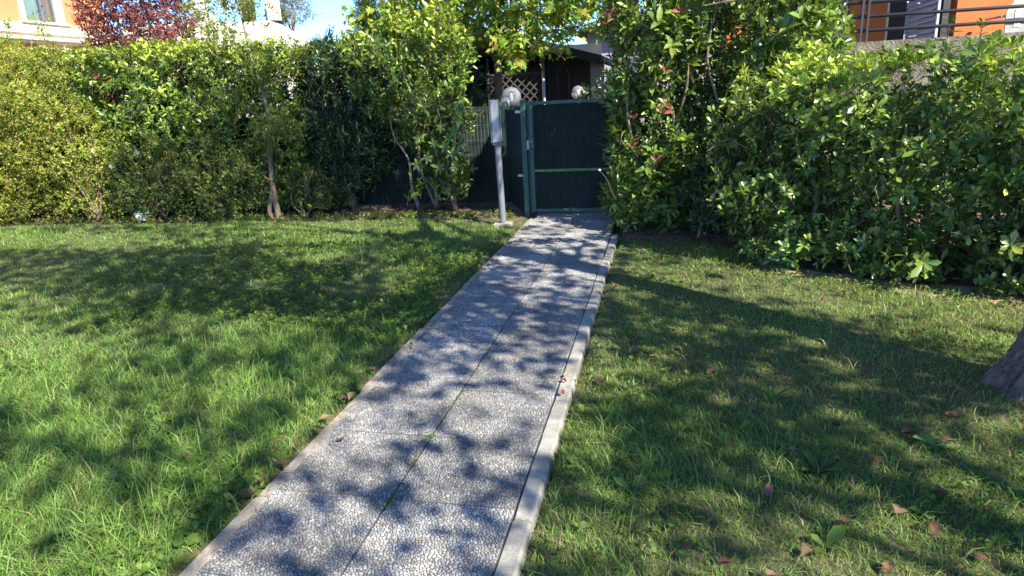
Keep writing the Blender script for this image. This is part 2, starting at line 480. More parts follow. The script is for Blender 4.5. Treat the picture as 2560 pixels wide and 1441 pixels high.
def sample(f, lo, hi, n, shell=0.3, inner=0.25, zmin=None):
    """points inside the volume, dense in the outer shell, with the outward direction there"""
    out = []; tot = 0
    lo = np.array(lo, float); hi = np.array(hi, float)
    for _ in range(60):
        p = lo + RNG.random((20000, 3)) * (hi - lo)
        d = f(p)
        keep = (d > 0) & (RNG.random(len(p)) < np.where(d < shell, 1.0, inner))
        out.append(p[keep]); tot += keep.sum()
        if tot >= n: break
    p = np.concatenate(out)[:n]
    e = 0.04
    g = np.stack([f(p + np.eye(3)[i] * e) - f(p - np.eye(3)[i] * e) for i in range(3)], -1)
    return p, unit(-g), f(p)

def stems(base, tops, r0, r1, bend=0.08, n=6, sides=6):
    """list of (points, radii) from the ground to each top"""
    out = []
    for t in tops:
        b = np.array(base, float); t = np.array(t, float)
        k = 5
        pts = [b + (t - b) * s + np.array([RNG.normal(0, bend), RNG.normal(0, bend), 0]) * math.sin(math.pi * s) for s in np.linspace(0, 1, k)]
        sp = smooth_path(pts, 4)
        out.append((sp, np.linspace(r0, r1, len(sp))))
    return out

def twigs_obj(name, P, A, L, r, mat, parent, kind='stuff'):
    """short three-sided shoots joined as one mesh"""
    n = len(P); A = unit(A)
    ref = np.where(np.abs(A[:, 2:3]) < 0.9, np.array([[0, 0, 1.0]]), np.array([[1.0, 0, 0]]))
    S1 = unit(np.cross(A, ref)); S2 = np.cross(S1, A)
    L = np.broadcast_to(L, (n,))[:, None]; B = P - A * L
    bend = RNG.normal(0, 0.12, (n, 3)) * L
    V = []
    for (c, rr) in ((B, 1.0), (B + A * L * .5 + bend, .75), (P, .35)):
        for a in (0, 2.094, 4.189):
            V.append(c + r * rr * (math.cos(a) * S1 + math.sin(a) * S2))
    V = np.stack(V, 1)
    f = []
    for i in (0, 3):
        for j in range(3):
            a, b, c, d = i + j, i + (j + 1) % 3, i + 3 + (j + 1) % 3, i + 3 + j
            f += [(a, b, c), (a, c, d)]
    F = (np.array(f)[None] + (np.arange(n) * 9)[:, None, None]).reshape(-1, 3)
    o = np_obj(name, V.reshape(-1, 3), F, M[mat], parent, smooth=True)
    o['kind'] = kind
    return o

def single_leaves(parent, name, T, P, D, Nn, S, C, mat, inv=None):
    """large leaves one can pick apart: one object each, the blade mesh shared between leaves of a colour"""
    pal = [palette(1, C, None, 0.15)[0] for _ in range(6)]
    meshes = []
    for c in pal:
        me = tri_mesh(name, T[0], T[1], np.repeat(np.array([c]), len(T[0]), 0))
        me.materials.append(M[mat]); meshes.append(me)
    D = unit(D); X = unit(np.cross(D, Nn)); Nn = np.cross(X, D)
    for i in range(len(P)):
        o = bpy.data.objects.new(name, meshes[i % 6])
        mm = Matrix.Identity(4); s = float(S[i])
        for a in range(3):
            mm[a][0], mm[a][1], mm[a][2], mm[a][3] = X[i][a] * s, D[i][a] * s, Nn[i][a] * s, P[i][a]
        link(o, parent); o.matrix_basis = mm

# ================================================================== the setting
XC = -1.025                                   # centre line of the path
def on_right_bed(X, Y):
    """signed distance beyond the front edge of the planting bed under the right-hand shrubs"""
    px = np.array([-0.40, 0.45, 1.05, 1.85, 2.6, 4.5]); py = np.array([6.95, 6.85, 5.78, 5.28, 4.92, 4.0])
    return Y - np.interp(X, px, py)

def ground_z(X, Y):
    z = 0.035 * (noise3(np.stack([X, Y], -1), 0.55, 3) - 0.5) + 0.02 * (noise3(np.stack([X, Y], -1), 1.7, 4) - 0.5) - 0.03
    near = np.clip(1 - (np.abs(X - XC) - 0.62) / 0.5, 0, 1)
    z = z * (1 - near) + near * np.where(X > XC, -0.030, -0.018)
    z = z + 0.07 * np.exp(-((X - 1.75) ** 2 + (Y - 3.35) ** 2) / 0.28)
    z = np.where(np.abs(X - XC) < 0.60, -0.06, z)
    far = np.clip((np.hypot(X, Y) - 9.5) / 3, 0, 1)
    return z * (1 - far) - 0.05 * far

# ground: one sheet, fine near the camera, reaching the horizon
gx = np.concatenate([[-600, -200, -80, -40, -20], np.arange(-12, 6.01, 0.12), [10, 20, 40, 80, 200, 600]])
gy = np.concatenate([[-600, -200, -60, -20, -8], np.arange(-3, 10.01, 0.12), [14, 20, 40, 80, 200, 600]])
GX, GY = np.meshgrid(gx, gy)
gv = np.stack([GX, GY, ground_z(GX, GY)], -1).reshape(-1, 3)
nx = len(gx); ii = np.arange(len(gy) - 1)[:, None] * nx + np.arange(nx - 1)[None]
gf = np.stack([ii, ii + 1, ii + nx + 1, ii + nx], -1).reshape(-1, 4)
tag(np_obj('ground', gv, gf, M['ground'], smooth=True), kind='structure')

def bed_sheet(name, xs, y0f, y1f, mat, lift=0.02, seed=2):
    """irregular sheet of bare soil lying on the ground"""
    V = []; K = 14
    for x in xs:
        a, b = y0f(x), y1f(x)
        for t in np.linspace(0, 1, K):
            y = a + (b - a) * t
            z = float(ground_z(np.array(x), np.array(y))) + lift * min(1, t * 6, (1 - t) * 6 + .2) - (0.012 if t in (0.0,) else 0)
            z += 0.03 * (float(noise3(np.array([x, y]), 5, seed)) - 0.4) * min(1, t * 5)
            V.append((x, y, z))
    n = len(xs)
    F = [(i * K + j, (i + 1) * K + j, (i + 1) * K + j + 1, i * K + j + 1) for i in range(n - 1) for j in range(K - 1)]
    return tag(np_obj(name, np.array(V), np.array(F), M[mat], smooth=True), kind='structure')

wob = lambda x, s: 0.10 * (float(noise3(np.array([x, 0.0]), 2.2, s)) - 0.5) * 2
bed_sheet('soil_bed_under_the_back_hedge', np.arange(-12, -1.62, 0.11), lambda x: 8.12 + wob(x, 11) + (-0.25 if x > -3.2 else 0) * min(1, (x + 3.2) / .5), lambda x: 9.9, 'soil')
bed_sheet('soil_bed_under_the_side_hedge', np.arange(-0.41, 5.0, 0.09), lambda x: float(6.95 - on_right_bed(np.array(x), np.array(6.95))) + wob(x, 12), lambda x: 9.2, 'soil')
bed_sheet('dry_soil_edge_of_the_side_hedge', np.arange(0.75, 3.6, 0.07), lambda x: float(6.95 - on_right_bed(np.array(x), np.array(6.95))) - 0.20 + wob(x, 13),
          lambda x: float(6.95 - on_right_bed(np.array(x), np.array(6.95))) + 0.10 + wob(x, 14), 'soil_dry', lift=0.012, seed=6)

# ------------------------------------------------------------------ path of pebble slabs
path = empty('path', (XC, 4.0, 0)); tag(path, kind='structure')
SL = 0.5; Y0 = 2.138
def clip_poly(poly, p, n):
    out = []
    for i in range(len(poly)):
        a, b = poly[i], poly[(i + 1) % len(poly)]
        da, db = (a - p) @ n, (b - p) @ n
        if da <= 0: out.append(a)
        if da * db < 0: out.append(a + (b - a) * da / (da - db))
    return out
def pebble_bed(seed):
    r = np.random.default_rng(seed); h = SL / 2 - 0.003; sp = 0.0126
    S = []
    ny = int(2 * h / (sp * 0.87)) + 1; nxx = int(2 * h / sp) + 1
    for j in range(ny):
        for i in range(nxx):
            x = -h + (i + 0.25 + 0.5 * (j % 2)) * 2 * h / nxx; y = -h + (j + 0.5) * 2 * h / ny
            S.append((x + r.normal(0, sp * 0.34), y + r.normal(0, sp * 0.34)))
    S = np.clip(np.array(S), -h + 0.003, h - 0.003)
    V = []; F = []; C = []
    tones = np.array([(0.62, 0.60, 0.55), (0.55, 0.54, 0.52), (0.48, 0.47, 0.46), (0.66, 0.65, 0.62), (0.54, 0.48, 0.39), (0.36, 0.35, 0.34), (0.44, 0.37, 0.30)])
    for i in range(len(S)):
        d = S - S[i]; dd = (d * d).sum(1); nb = np.argsort(dd)[1:15]
        poly = [np.array(q) for q in ((-h, -h), (h, -h), (h, h), (-h, h))]
        for k in nb:
            poly = clip_poly(poly, (S[i] + S[k]) / 2, d[k])
            if len(poly) < 3: break
        if len(poly) < 3: continue
        poly = np.array(poly); c = poly.mean(0)
        # cut the corners so the stones are rounded
        q = []
        for k in range(len(poly)):
            a, b = poly[k], poly[(k + 1) % len(poly)]
            q += [a + (b - a) * 0.27, a + (b - a) * 0.73]
        q = np.array(q)
        if len(q) > 8: q = q[np.linspace(0, len(q), 9)[:-1].astype(int)]
        n = len(q); rr = np.linalg.norm(q - c, axis=1).mean()
        k0 = max(0.5, 1 - 0.0007 / max(rr, 1e-3)) * r.uniform(0.86, 1.0)
        hz = 0.0042 + r.normal(0, 0.0011); tx, ty = r.normal(0, 0.07, 2)
        base = len(V)
        for sc, z in ((1.0, 0.0), (0.86, hz * 0.8)):
            for p in q:
                e = (p - c) * k0 * sc
                V.append((c[0] + e[0], c[1] + e[1], z + (e[0] * tx + e[1] * ty if z > 0 else 0)))
        V.append((c[0], c[1], hz))
        for L in (0,):
            for k in range(n):
                a, b = base + L * n + k, base + L * n + (k + 1) % n
                F += [(a, b, b + n), (a, b + n, a + n)]
        for k in range(n): F.append((base + n + k, base + n + (k + 1) % n, base + 2 * n))
        col = np.array([.53, .545, .57]) * tones[r.choice(7, p=[.20, .22, .18, .12, .12, .09, .07])] * math.exp(r.normal(0, 0.17))
        C += [np.clip(col, 0, 0.85)] * (2 * n + 1)
    me = tri_mesh('pebbles', np.array(V), np.array(F), np.array(C), smooth=True)
    me.materials.append(M['pebble'])
    return me
beds = [pebble_bed(s) for s in (1, 2, 3)]
slab_me = MB().box(-SL / 2 + .0015, SL / 2 - .0015, -SL / 2 + .0015, SL / 2 - .0015, -0.05, 0.0, 0.002).mesh('paving_slab'); slab_me.materials.append(M['cement'])
PATH_Z = 0.006
for n in range(-6, 13):
    for sd in (-1, 1):
        o = bpy.data.objects.new('paving_slab', slab_me); link(o, path)
        rz = random.choice((0, 1, 2, 3)) * math.pi / 2
        o.matrix_basis = Matrix.Translation((XC + sd * SL / 2, Y0 + (n + .5) * SL, PATH_Z + random.uniform(-.0025, .0025))) @ Matrix.Rotation(rz + random.gauss(0, .002), 4, 'Z') @ Matrix.Rotation(random.gauss(0, .003), 4, 'X')
        p = bpy.data.objects.new('pebbles', random.choice(beds)); COL.objects.link(p); p.parent = o
        p.location = (0, 0, 0.0006); p['kind'] = 'stuff'
def kerb_mesh(w, L, h, seed):
    r = np.random.default_rng(seed); K = 15; prof = [(-w / 2, -0.14), (-w / 2, h - .004), (-w / 2 + .004, h), (w / 2 - .010, h), (w / 2, h - .012), (w / 2, -0.14)]
    V = []; F = []; n = len(prof)
    for i in range(K):
        y = -L / 2 + L * i / (K - 1); e = 0.006 if i in (0, K - 1) else 0
        for j, (x, z) in enumerate(prof):
            wear = r.normal(0, 0.0013) if 0 < j < 5 else 0
            V.append((x + wear + (0.002 if x < 0 else -.002) * (e > 0), y + (e * .4 if i == 0 else -e * .4 if e else 0), z + wear - e * (.4 if 0 < j < 5 else 0)))
    for i in range(K - 1):
        for j in range(n - 1): F.append((i * n + j, (i + 1) * n + j, (i + 1) * n + j + 1, i * n + j + 1))
    F += [tuple(range(n)), tuple((K - 1) * n + j for j in range(n))[::-1]]
    me = bpy.data.meshes.new('kerb_stone'); me.from_pydata(V, [], F); me.update()
    return me
kr = [kerb_mesh(0.072, 0.994, 0.007, s) for s in (1, 2, 3)]
kl = [kerb_mesh(0.060, 0.994, -0.002, s) for s in (4, 5, 6)]
for k in kr: k.materials.append(M['kerb'])
for k in kl: k.materials.append(M['kerb_dirty'])
for i in range(8):
    o = bpy.data.objects.new('kerb_stone', kr[i % 3]); link(o, path)
    o.matrix_basis = Matrix.Translation((XC + .5 + .004 + .036 + random.gauss(0, .0015), -0.42 + i + 0.0, 0.0)) @ Matrix.Rotation(random.gauss(0, .003), 4, 'Z')
for i in range(9):
    o = bpy.data.objects.new('kerb_stone', kl[i % 3]); link(o, path)
    o.matrix_basis = Matrix.Translation((XC - .5 - .006 - .030 + random.gauss(0, .004), -0.4 + i, 0.0)) @ Matrix.Rotation(random.gauss(0, .006), 4, 'Z')

# ------------------------------------------------------------------ house on the left (facade faces the garden)
hx = -12.5
h = empty('orange_house', (hx - 2, 11.5, 0)); tag(h, 'peach stucco house with cream band and curtained window behind the red shrub', 'house')
w = MB()
w.box(hx - 4, hx, 5, 12.02, 3.31, 7); w.box(hx - 4, hx, 13.06, 14.2, 3.31, 7); w.box(hx - 4, hx, 12.02, 13.06, 5.1, 7); w.box(hx - 4, hx, 5, 14.2, -.1, 2.93)
w.box(hx - 4, hx - .5, 12.02, 13.06, 3.31, 5.1)
w.build('wall', 'peach', h)
b = MB(); b.box(hx - .2, hx + .05, 5, 14.25, 2.93, 3.313); b.build('cream_band', 'cream', h)
b = MB(); b.box(hx - .1, hx + .13, 5, 14.3, 2.99, 3.035); b.build('gutter_ledge', 'cream', h)
b = MB(); b.box(hx - .1, hx + .10, 5, 14.28, 3.115, 3.135); b.build('gutter_ledge', 'cream', h)
wf = MB()
for y0, y1, z0, z1 in ((12.02, 12.12, 3.36, 5.1), (12.96, 13.06, 3.36, 5.1), (12.121, 12.959, 5.0, 5.1)): wf.box(hx - .16, hx + .03, y0, y1, z0, z1)
win = wf.build('window', 'cream', h)
MB().box(hx - .16, hx + .09, 11.95, 13.13, 3.316, 3.357).build('sill', 'cream', win)
fr = MB()
for y0, y1 in ((12.123, 12.165), (12.62, 12.66), (12.915, 12.957)): fr.box(hx - .14, hx - .09, y0, y1, 3.36, 4.99)
fr.box(hx - .138, hx - .092, 12.166, 12.619, 3.362, 3.40); fr.box(hx - .138, hx - .092, 12.661, 12.914, 3.362, 3.40)
fr.build('frame', 'grey_paint', win)
MB().box(hx - .12, hx - .112, 12.166, 12.619, 3.401, 4.99).build('pane', 'window_glass', win)
MB().box(hx - .12, hx - .112, 12.661, 12.914, 3.401, 4.99).build('pane', 'window_glass', win)
cv = []; ys = np.linspace(12.13, 12.75, 60)
for z in (3.42, 4.98):
    for y in ys: cv.append((hx - .30 + .035 * math.sin((y - 12.13) * 62 + .6 * math.sin(y * 31)), y, z))
np_obj('curtain', np.array(cv), np.array([(i, i + 1, 60 + i + 1, 60 + i) for i in range(59)]), M['curtain'], win, smooth=True)
lo = MB(); lo.box(hx - .05, hx + .06, 12.35, 13.2, 2.78, 2.86); lo.box(hx - .05, hx + .04, 12.40, 12.47, 1.6, 2.78); lo.box(hx - .05, hx + .04, 13.08, 13.15, 1.6, 2.78)
lw = lo.build('window', 'cream', h); MB().box(hx + .003, hx + .010, 12.471, 13.079, 1.62, 2.779).build('pane', 'slate_panel', lw)

# ------------------------------------------------------------------ white terrace beyond the hedge
t = empty('white_terrace', (-10, 15, 0)); tag(t, 'white stucco terrace wall with railing and pillars above the back hedge', 'terrace')
MB().prism([(-12.45, -.1), (-12.45, 3.40), (-10.02, 3.40), (-10.02, -.1)], 'y', 14.6, 15.2).build('wall', 'white_wall', t)
MB().prism([(-10.018, -.1), (-10.018, 3.34), (-8.80, 3.34), (-7.72, 2.72), (-7.2, 2.2), (-7.2, -.1)], 'y', 14.9, 15.2).build('wall', 'white_wall', t)
MB().box(-10.10, -9.94, 14.52, 14.598, -.1, 3.45).build('pilaster', 'white_wall', t)
for z in (3.55, 3.68, 3.81): MB().tube([(-12.4, 14.8, z), (-9.4, 14.8, z)], .014, 6).build('rail', 'white_plastic', t)
for x in (-11.6, -10.7, -9.8): MB().tube([(x, 14.8, 3.38), (x, 14.8, 3.84)], .016, 6).build('rail_post', 'white_plastic', t)
for x, mt in ((-9.36, 'dark_frame'), (-8.72, 'cream'), (-10.6, 'white_wall')):
    MB().box(x - .11, x + .11, 14.95, 15.17, 3.342, 6.0).build('pillar', mt, t)
MB().box(-12.4, -8.5, 14.5, 18, 6.0, 6.2).build('roof', 'white_wall', t)

# ------------------------------------------------------------------ dark wooden shed behind the gate
s = empty('wooden_shed', (-2.8, 13, 0)); tag(s, 'dark wooden garden shed with lattice and sloping roof behind the gate', 'shed')
SY = 12.3
for i in range(5):
    x0 = -1.94 + i * .128; MB().box(x0, x0 + .122, SY, SY + .03, 0, 2.22 - .29 * (i * .128)).build('plank', 'wood_dark', s)
MB().box(-1.99, -1.945, SY - .03, SY + .05, 0, 2.25).build('post', 'wood_dark', s)
MB().box(-1.298, -1.24, SY - .03, SY + .05, 0, 2.02).build('post', 'wood_dark', s)
arch = [(-1.72 + .10 * math.cos(a), SY - .02, 1.72 + .16 * math.sin(a)) for a in np.linspace(0, math.pi, 12)]
MB().tube([(-1.62, SY - .02, 1.0)] + arch + [(-1.82, SY - .02, 1.0)], .013, 6).build('arch_trim', 'wood_grey', s)
for i in range(5):
    for sg in (1, -1):
        zc = 1.1 + i * .14; MB().bar((-1.80, SY - .012 - .008 * (sg > 0), zc - sg * .075), (-1.64, SY - .012 - .008 * (sg > 0), zc + sg * .075), .012, .006, up=(0, 1, 0)).build('lattice_slat', 'wood_dark', s)
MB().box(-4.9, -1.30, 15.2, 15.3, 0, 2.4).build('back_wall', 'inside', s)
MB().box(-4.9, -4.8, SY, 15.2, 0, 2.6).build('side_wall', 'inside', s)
MB().box(-1.30, -1.24, SY + .06, 15.2, 0, 2.0).build('side_wall', 'wood_dark', s)
MB().box(-4.9, -2.0, SY, SY + .04, 0, .86).build('low_wall', 'wood_dark', s)
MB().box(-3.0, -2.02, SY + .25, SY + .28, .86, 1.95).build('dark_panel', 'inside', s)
# lattice panel
for z in (.9, 1.80): MB().box(-3.05, -2.06, SY - .03, SY, z - .02, z + .02).build('lattice_rail', 'wood_grey', s)
MB().box(-3.09, -3.052, SY - .03, SY, .86, 2.1).build('lattice_rail', 'wood_grey', s)
for i in range(14):
    for sg in (1, -1):
        c = -3.05 - .86 + i * .145 if sg > 0 else -3.05 + i * .145
        pts = []
        x0, z0 = c, .92; L = .86
        a = max(0, (-3.05 - x0) / (1 if sg > 0 else -1)) if sg > 0 else max(0, x0 - (-2.06))
        bb = min(L, (-2.06 - x0)) if sg > 0 else min(L, x0 + 3.05)
        if bb - a > .05:
            yy = SY - .012 - .009 * (sg > 0)
            MB().bar((x0 + sg * a, yy, z0 + a), (x0 + sg * bb, yy, z0 + bb), .022, .008, up=(0, 1, 0)).build('lattice_slat', 'wood_grey', s)
MB().tube([(-2.06, SY - .06, 0), (-2.06, SY - .06, 2.12)], .032, 10).build('downpipe', 'steel', s)
ridge = -4.3; zr = 2.92
def zroof(x): return zr - .29 * abs(x - ridge)
MB().prism([(ridge, zr), (-1.02, zroof(-1.02)), (-1.02, zroof(-1.02) + .05), (ridge, zr + .05), (-6.6, zroof(-6.6) + .05), (-6.6, zroof(-6.6))], 'y', SY - .35, 15.5).build('roof', 'roof_dark', s)
MB().prism([(ridge, zr - .10), (-1.03, zroof(-1.03) - .10), (-1.03, zroof(-1.03) - .002), (ridge, zr - .002)], 'y', SY - .36, SY - .32).build('fascia', 'wood_dark', s)
MB().tube([(-1.0, SY - .40, 1.93), (-1.0, 15.5, 1.93)], .05, 8).build('gutter', 'dark_frame', s)
MB().prism([(-4.9, 2.2), (-1.3, 2.05), (-1.3, zroof(-1.3) - .104), (ridge, zr - .104), (-4.9, zroof(-4.9) - .104)], 'y', SY + .01, SY + .035).build('gable_board', 'wood_dark', s)

# far pale house to the right of the shed
p = empty('pale_house', (1.5, 20, 0)); tag(p, 'pale plastered house wall glimpsed between shed roof and side hedge', 'house')
MB().box(-2.0, 6, 19, 24, 0, 2.9).build('wall', 'pale_wall', p)
MB().prism([(-2.4, 2.902), (6.4, 2.902), (2, 3.6)], 'y', 18.6, 24.4).build('roof', 'roof_dark', p)
MB().box(-0.9, -0.2, 18.95, 18.998, .9, 2.2).build('window', 'slate_panel', p)

# ------------------------------------------------------------------ raised terrace and orange house on the right
r = empty('orange_terrace_house', (4.5, 11, 0)); tag(r, 'orange house with raised railed terrace behind the side hedge', 'house')
PY = 9.3
# rough parapet wall, uneven face
xs = np.linspace(0.75, 8.0, 120); zs = np.linspace(-.1, 1.87, 34)
PX, PZ = np.meshgrid(xs, zs)
pd = .05 * (noise3(np.stack([PX, PZ], -1), 5, 8) - .5) + .03 * (noise3(np.stack([PX, PZ], -1), 14, 9) - .5)
pd = pd * np.clip((1.87 - PZ) / .05, 0, 1)
pv = np.stack([PX, PY + pd, PZ], -1).reshape(-1, 3); n_ = len(xs)
k_ = np.arange(len(zs) - 1)[:, None] * n_ + np.arange(n_ - 1)[None]
pf = np.stack([k_, k_ + 1, k_ + n_ + 1, k_ + n_], -1).reshape(-1, 4)
pw = np_obj('parapet_wall', pv, pf, M['mossy_shaded'], r, smooth=True)
pt = MB(); pt.box(.75, 8, PY + .004, PY + .24, 1.80, 1.872); pt.build('parapet_coping', 'mossy_shaded', r)
MB().box(.752, 8, PY + .05, 13, -.1, 1.45).build('terrace_slab', 'tile_floor', r)
for z in (2.0, 2.16, 2.32, 2.48): MB().tube([(0.9, PY + .1, z), (8, PY + .1, z)], .021, 8).build('rail', 'rail', r)
for x in (1.0, 2.35, 4.75, 6.6):
    for dx in (-.032, .032): MB().box(x + dx - .012, x + dx + .012, PY + .055, PY + .145, 1.874, 2.54).build('railing_post', 'rail', r)
BY = 11.5
MB().box(.9, 2.42, BY, BY + .2, 1.45, 4.6).build('wall', 'orange', r)
MB().box(2.42, 2.60, BY - .02, BY + .1, 1.45, 4.2).build('door_panel', 'slate_panel', r)
MB().tube([(2.612, BY - .06, 1.45), (2.612, BY - .06, 4.5)], .013, 8).build('downpipe', 'white_plastic', r)
MB().box(2.605, 2.66, BY - .01, BY + .1, 1.45, 4.2).build('door_frame', 'dark_frame', r)
MB().box(2.664, 3.17, BY, BY + .2, 1.45, 4.6).build('wall', 'orange', r)
MB().box(3.172, 3.19, BY - .05, BY + .2, 1.45, 4.2).build('door_trim', 'cream', r)
MB().box(3.192, 3.44, BY + .05, BY + .2, 1.45, 4.2).build('door_panel', 'dark_frame', r)
sh = MB(); sh.box(3.447, 3.475, BY - 1.18, BY - 1.13, 1.46, 3.9); sh.box(3.447, 3.475, BY - .05, BY, 1.46, 3.9)
so = sh.build('open_shutter', 'shutter', r)
for i in range(34):
    z = 1.5 + i * .07; MB().add([(3.42, BY - 1.128, z), (3.42, BY - .052, z), (3.47, BY - .052, z + .058), (3.47, BY - 1.128, z + .058), (3.425, BY - 1.128, z - .008), (3.425, BY - .052, z - .008), (3.475, BY - .052, z + .05), (3.475, BY - 1.128, z + .05)],
        [(0, 3, 2, 1), (4, 5, 6, 7), (0, 1, 5, 4), (1, 2, 6, 5), (2, 3, 7, 6), (3, 0, 4, 7)]).build('slat', 'shutter', so)
MB().box(3.50, 3.58, BY - 1.2, BY - 1.1, 1.45, 4.2).build('shutter_frame', 'dark_frame', r)
MB().box(3.66, 4.30, BY - 1.2, BY + .2, 1.45, 4.6).build('wall', 'orange', r)
MB().box(4.302, 8, BY - .9, BY + .2, 1.45, 4.6).build('wall', 'white_wall', r)
MB().box(.9, 8, 9.85, BY + 1, 4.6, 4.85).build('upper_slab', 'white_wall', r)

# ------------------------------------------------------------------ gate, posts, fence
GY = 8.25
g = empty('green_gate', (-1.57, GY, 0)); tag(g, 'green metal garden gate of wire mesh and dark shade cloth closing the path', 'gate')
MB().box(-1.585, -1.535, GY - .025, GY + .025, .05, 1.385, .004).build('stile', 'green_paint', g)
MB().box(-.54, -.49, GY - .025, GY + .025, .05, 1.385, .004).build('stile', 'green_paint', g)
MB().box(-1.534, -.541, GY - .024, GY + .024, 1.345, 1.383, .003).build('top_rail', 'green_paint', g)
MB().box(-1.534, -.541, GY - .024, GY + .024, .052, .088, .003).build('bottom_rail', 'green_paint', g)
MB().box(-1.534, -.541, GY - .018, GY + .004, .545, .578).build('middle_bar', 'tape', g)
for i in range(21):
    x = -1.51 + i * .047; MB().tube([(x, GY - .026, .09), (x, GY - .026, 1.343)], .0022, 5).build('wire', 'wire_paint', g)
for i in range(9):
    z = .16 + i * .14; MB().tube([(-1.533, GY - .0305, z), (-.542, GY - .0305, z)], .0024, 5).build('wire', 'wire_paint', g)
def cloth(name, x0, x1, y, z0, z1, parent, amp=.006):
    nx, nz = 50, 16; X, Z = np.meshgrid(np.linspace(x0, x1, nx), np.linspace(z0, z1, nz))
    Yv = y + amp * 2 * (noise3(np.stack([X, Z], -1), 3.1, 4) - .5) + amp * .6 * np.sin(X * 67)
    V = np.stack([X, Yv, Z], -1).reshape(-1, 3); k = np.arange(nz - 1)[:, None] * nx + np.arange(nx - 1)[None]
    return np_obj(name, V, np.stack([k, k + 1, k + nx + 1, k + nx], -1).reshape(-1, 4), M['cloth'], parent, smooth=True)
cloth('shade_cloth', -1.533, -.542, GY + .015, .09, 1.342, g)
for z in (.34, .82, 1.08): MB().box(-1.532, -.543, GY + .001, GY + .005, z - .011, z + .011).build('cloth_seam', 'cloth', g)
for z in (.28, 1.12):
    MB().lathe([(.0, -.05), (.016, -.05), (.016, .05), (.0, .05)], 10, (-.487, GY - .03, z)).build('hinge', 'green_paint', g)
lk = MB(); lk.box(-1.592, -1.528, GY - .05, GY - .026, .78, .96, .004); lko = lk.build('lock_case', 'green_paint', g)
MB().lathe([(0, 0), (.011, 0), (.011, .006), (0, .006)], 10, (0, 0, 0)).build('keyhole', 'steel', lko)
kh = bpy.context.scene.objects['keyhole']; kh.matrix_basis = Matrix.Translation((-1.56, GY - .0505, .915)) @ Matrix.Rotation(math.pi / 2, 4, 'X')
hd = MB(); hd.tube(smooth_path([(-1.56, GY - .05, .83), (-1.56, GY - .095, .83), (-1.545, GY - .10, .83), (-1.45, GY - .10, .832)], 4), .008, 6); hd.build('handle', 'black_plastic', lko)

for nm, x, lab in (('gate_post', -1.652, 'green square steel post at the latch side of the gate'), ('gate_post', -.435, 'green steel gate post half swallowed by the side hedge')):
    q = empty(nm, (x, GY, 0)); tag(q, lab, 'post')
    MB().box(x - .032, x + .032, GY - .032, GY + .032, -.06, 1.395, .004).build('post', 'green_paint', q)
    MB().box(x - .036, x + .036, GY - .036, GY + .036, 1.3955, 1.405).build('cap', 'green_paint', q)
    if x < -1:
        MB().box(x + .0325, x + .062, GY + .027, GY + .031, .03, 1.38).build('stop_strip', 'green_paint', q)
        for z in (1.27, .50): MB().bar((x - .033, GY + .02, z), (x - .11, GY + .06, z), .012, .03).build('bracket', 'steel', q)
        MB().box(x + .033, x + .06, GY - .03, GY - .012, .82, .93).build('strike_plate', 'steel', q)

fe = empty('mesh_fence', (-2.15, 9.3, 0)); tag(fe, 'dark wire fence lined with shade cloth running behind the back hedge', 'fence')
FY = 9.3
cloth('shade_cloth', -6.0, -2.14, FY + .03, .0, 1.33, fe, .012)
cloth('shade_cloth', -11.5, -6.02, FY + .03, .0, 1.33, fe, .012)
for x in (-2.15, -3.9, -6.01, -8.2, -10.4): MB().box(x - .02, x + .02, FY + .036, FY + .076, -.06, 1.38).build('post', 'wire_paint', fe)
for i in range(60):
    x = -2.17 - i * .05; MB().tube([(x, FY, .04), (x, FY, 1.345)], .0026, 5).build('wire', 'wire_paint', fe)
for i in range(7):
    z = .08 + i * .20; MB().tube([(-2.15, FY - .006, z), (-6, FY - .006, z)], .0028, 5).build('wire', 'wire_paint', fe)
fp = empty('fence_panel', (-1.9, 8.8, 0)); tag(fp, 'short wire fence panel between the latch post and the back fence corner', 'fence')
A_ = np.array([-1.69, 8.30]); B_ = np.array([-2.13, 9.26]); dv = B_ - A_; nrm = np.array([dv[1], -dv[0]]) / np.linalg.norm(dv)
cl = cloth('shade_cloth', 0.0, 1.0, 0.0, .03, 1.33, fp, .008)
co = np.empty(len(cl.data.vertices) * 3); cl.data.vertices.foreach_get('co', co); co = co.reshape(-1, 3)
co2 = np.stack([A_[0] + dv[0] * co[:, 0] + nrm[0] * (co[:, 1] + .02), A_[1] + dv[1] * co[:, 0] + nrm[1] * (co[:, 1] + .02), co[:, 2]], -1)
cl.data.vertices.foreach_set('co', co2.ravel()); cl.data.update()
for i in range(20):
    q = A_ + dv * i / 19; MB().tube([(q[0], q[1], .02), (q[0], q[1], 1.335)], .0028, 5).build('wire', 'wire_paint', fp)
for i in range(7):
    z = .08 + i * .20; MB().tube([(A_[0] + .006, A_[1], z), (B_[0] + .006, B_[1], z)], .0028, 5).build('wire', 'wire_paint', fp)

# ------------------------------------------------------------------ leaning intercom pillar and globe lamps
ip = empty('intercom_pillar', (-1.85, 7.73, 0)); tag(ip, 'leaning grey pole with pale intercom box beside the gate', 'intercom')
lean = Matrix.Translation((-1.85, 7.73, 0)) @ Matrix.Rotation(math.radians(-.8), 4, 'Y') @ Matrix.Rotation(math.radians(1.0), 4, 'X')
pp = [MB().lathe([(0.037, .012), (0.037, .94)], 20).build('pole', 'grey_paint', ip),
      MB().box(-.105, .105, -.085, .085, -.03, .014, .004).build('base_plate', 'kerb', ip),
      MB().box(-.064, -.044, -.050, .050, .955, 1.425, .004).build('box_side_cover', 'grey_paint', ip),
      MB().box(-.0425, .052, -.056, .046, .960, 1.430, .006).build('box_front', 'white_plastic', ip),
      MB().box(-.046, .046, -.046, .046, .930, .954, .004).build('collar', 'grey_paint', ip)]
for o in pp: o.matrix_basis = lean

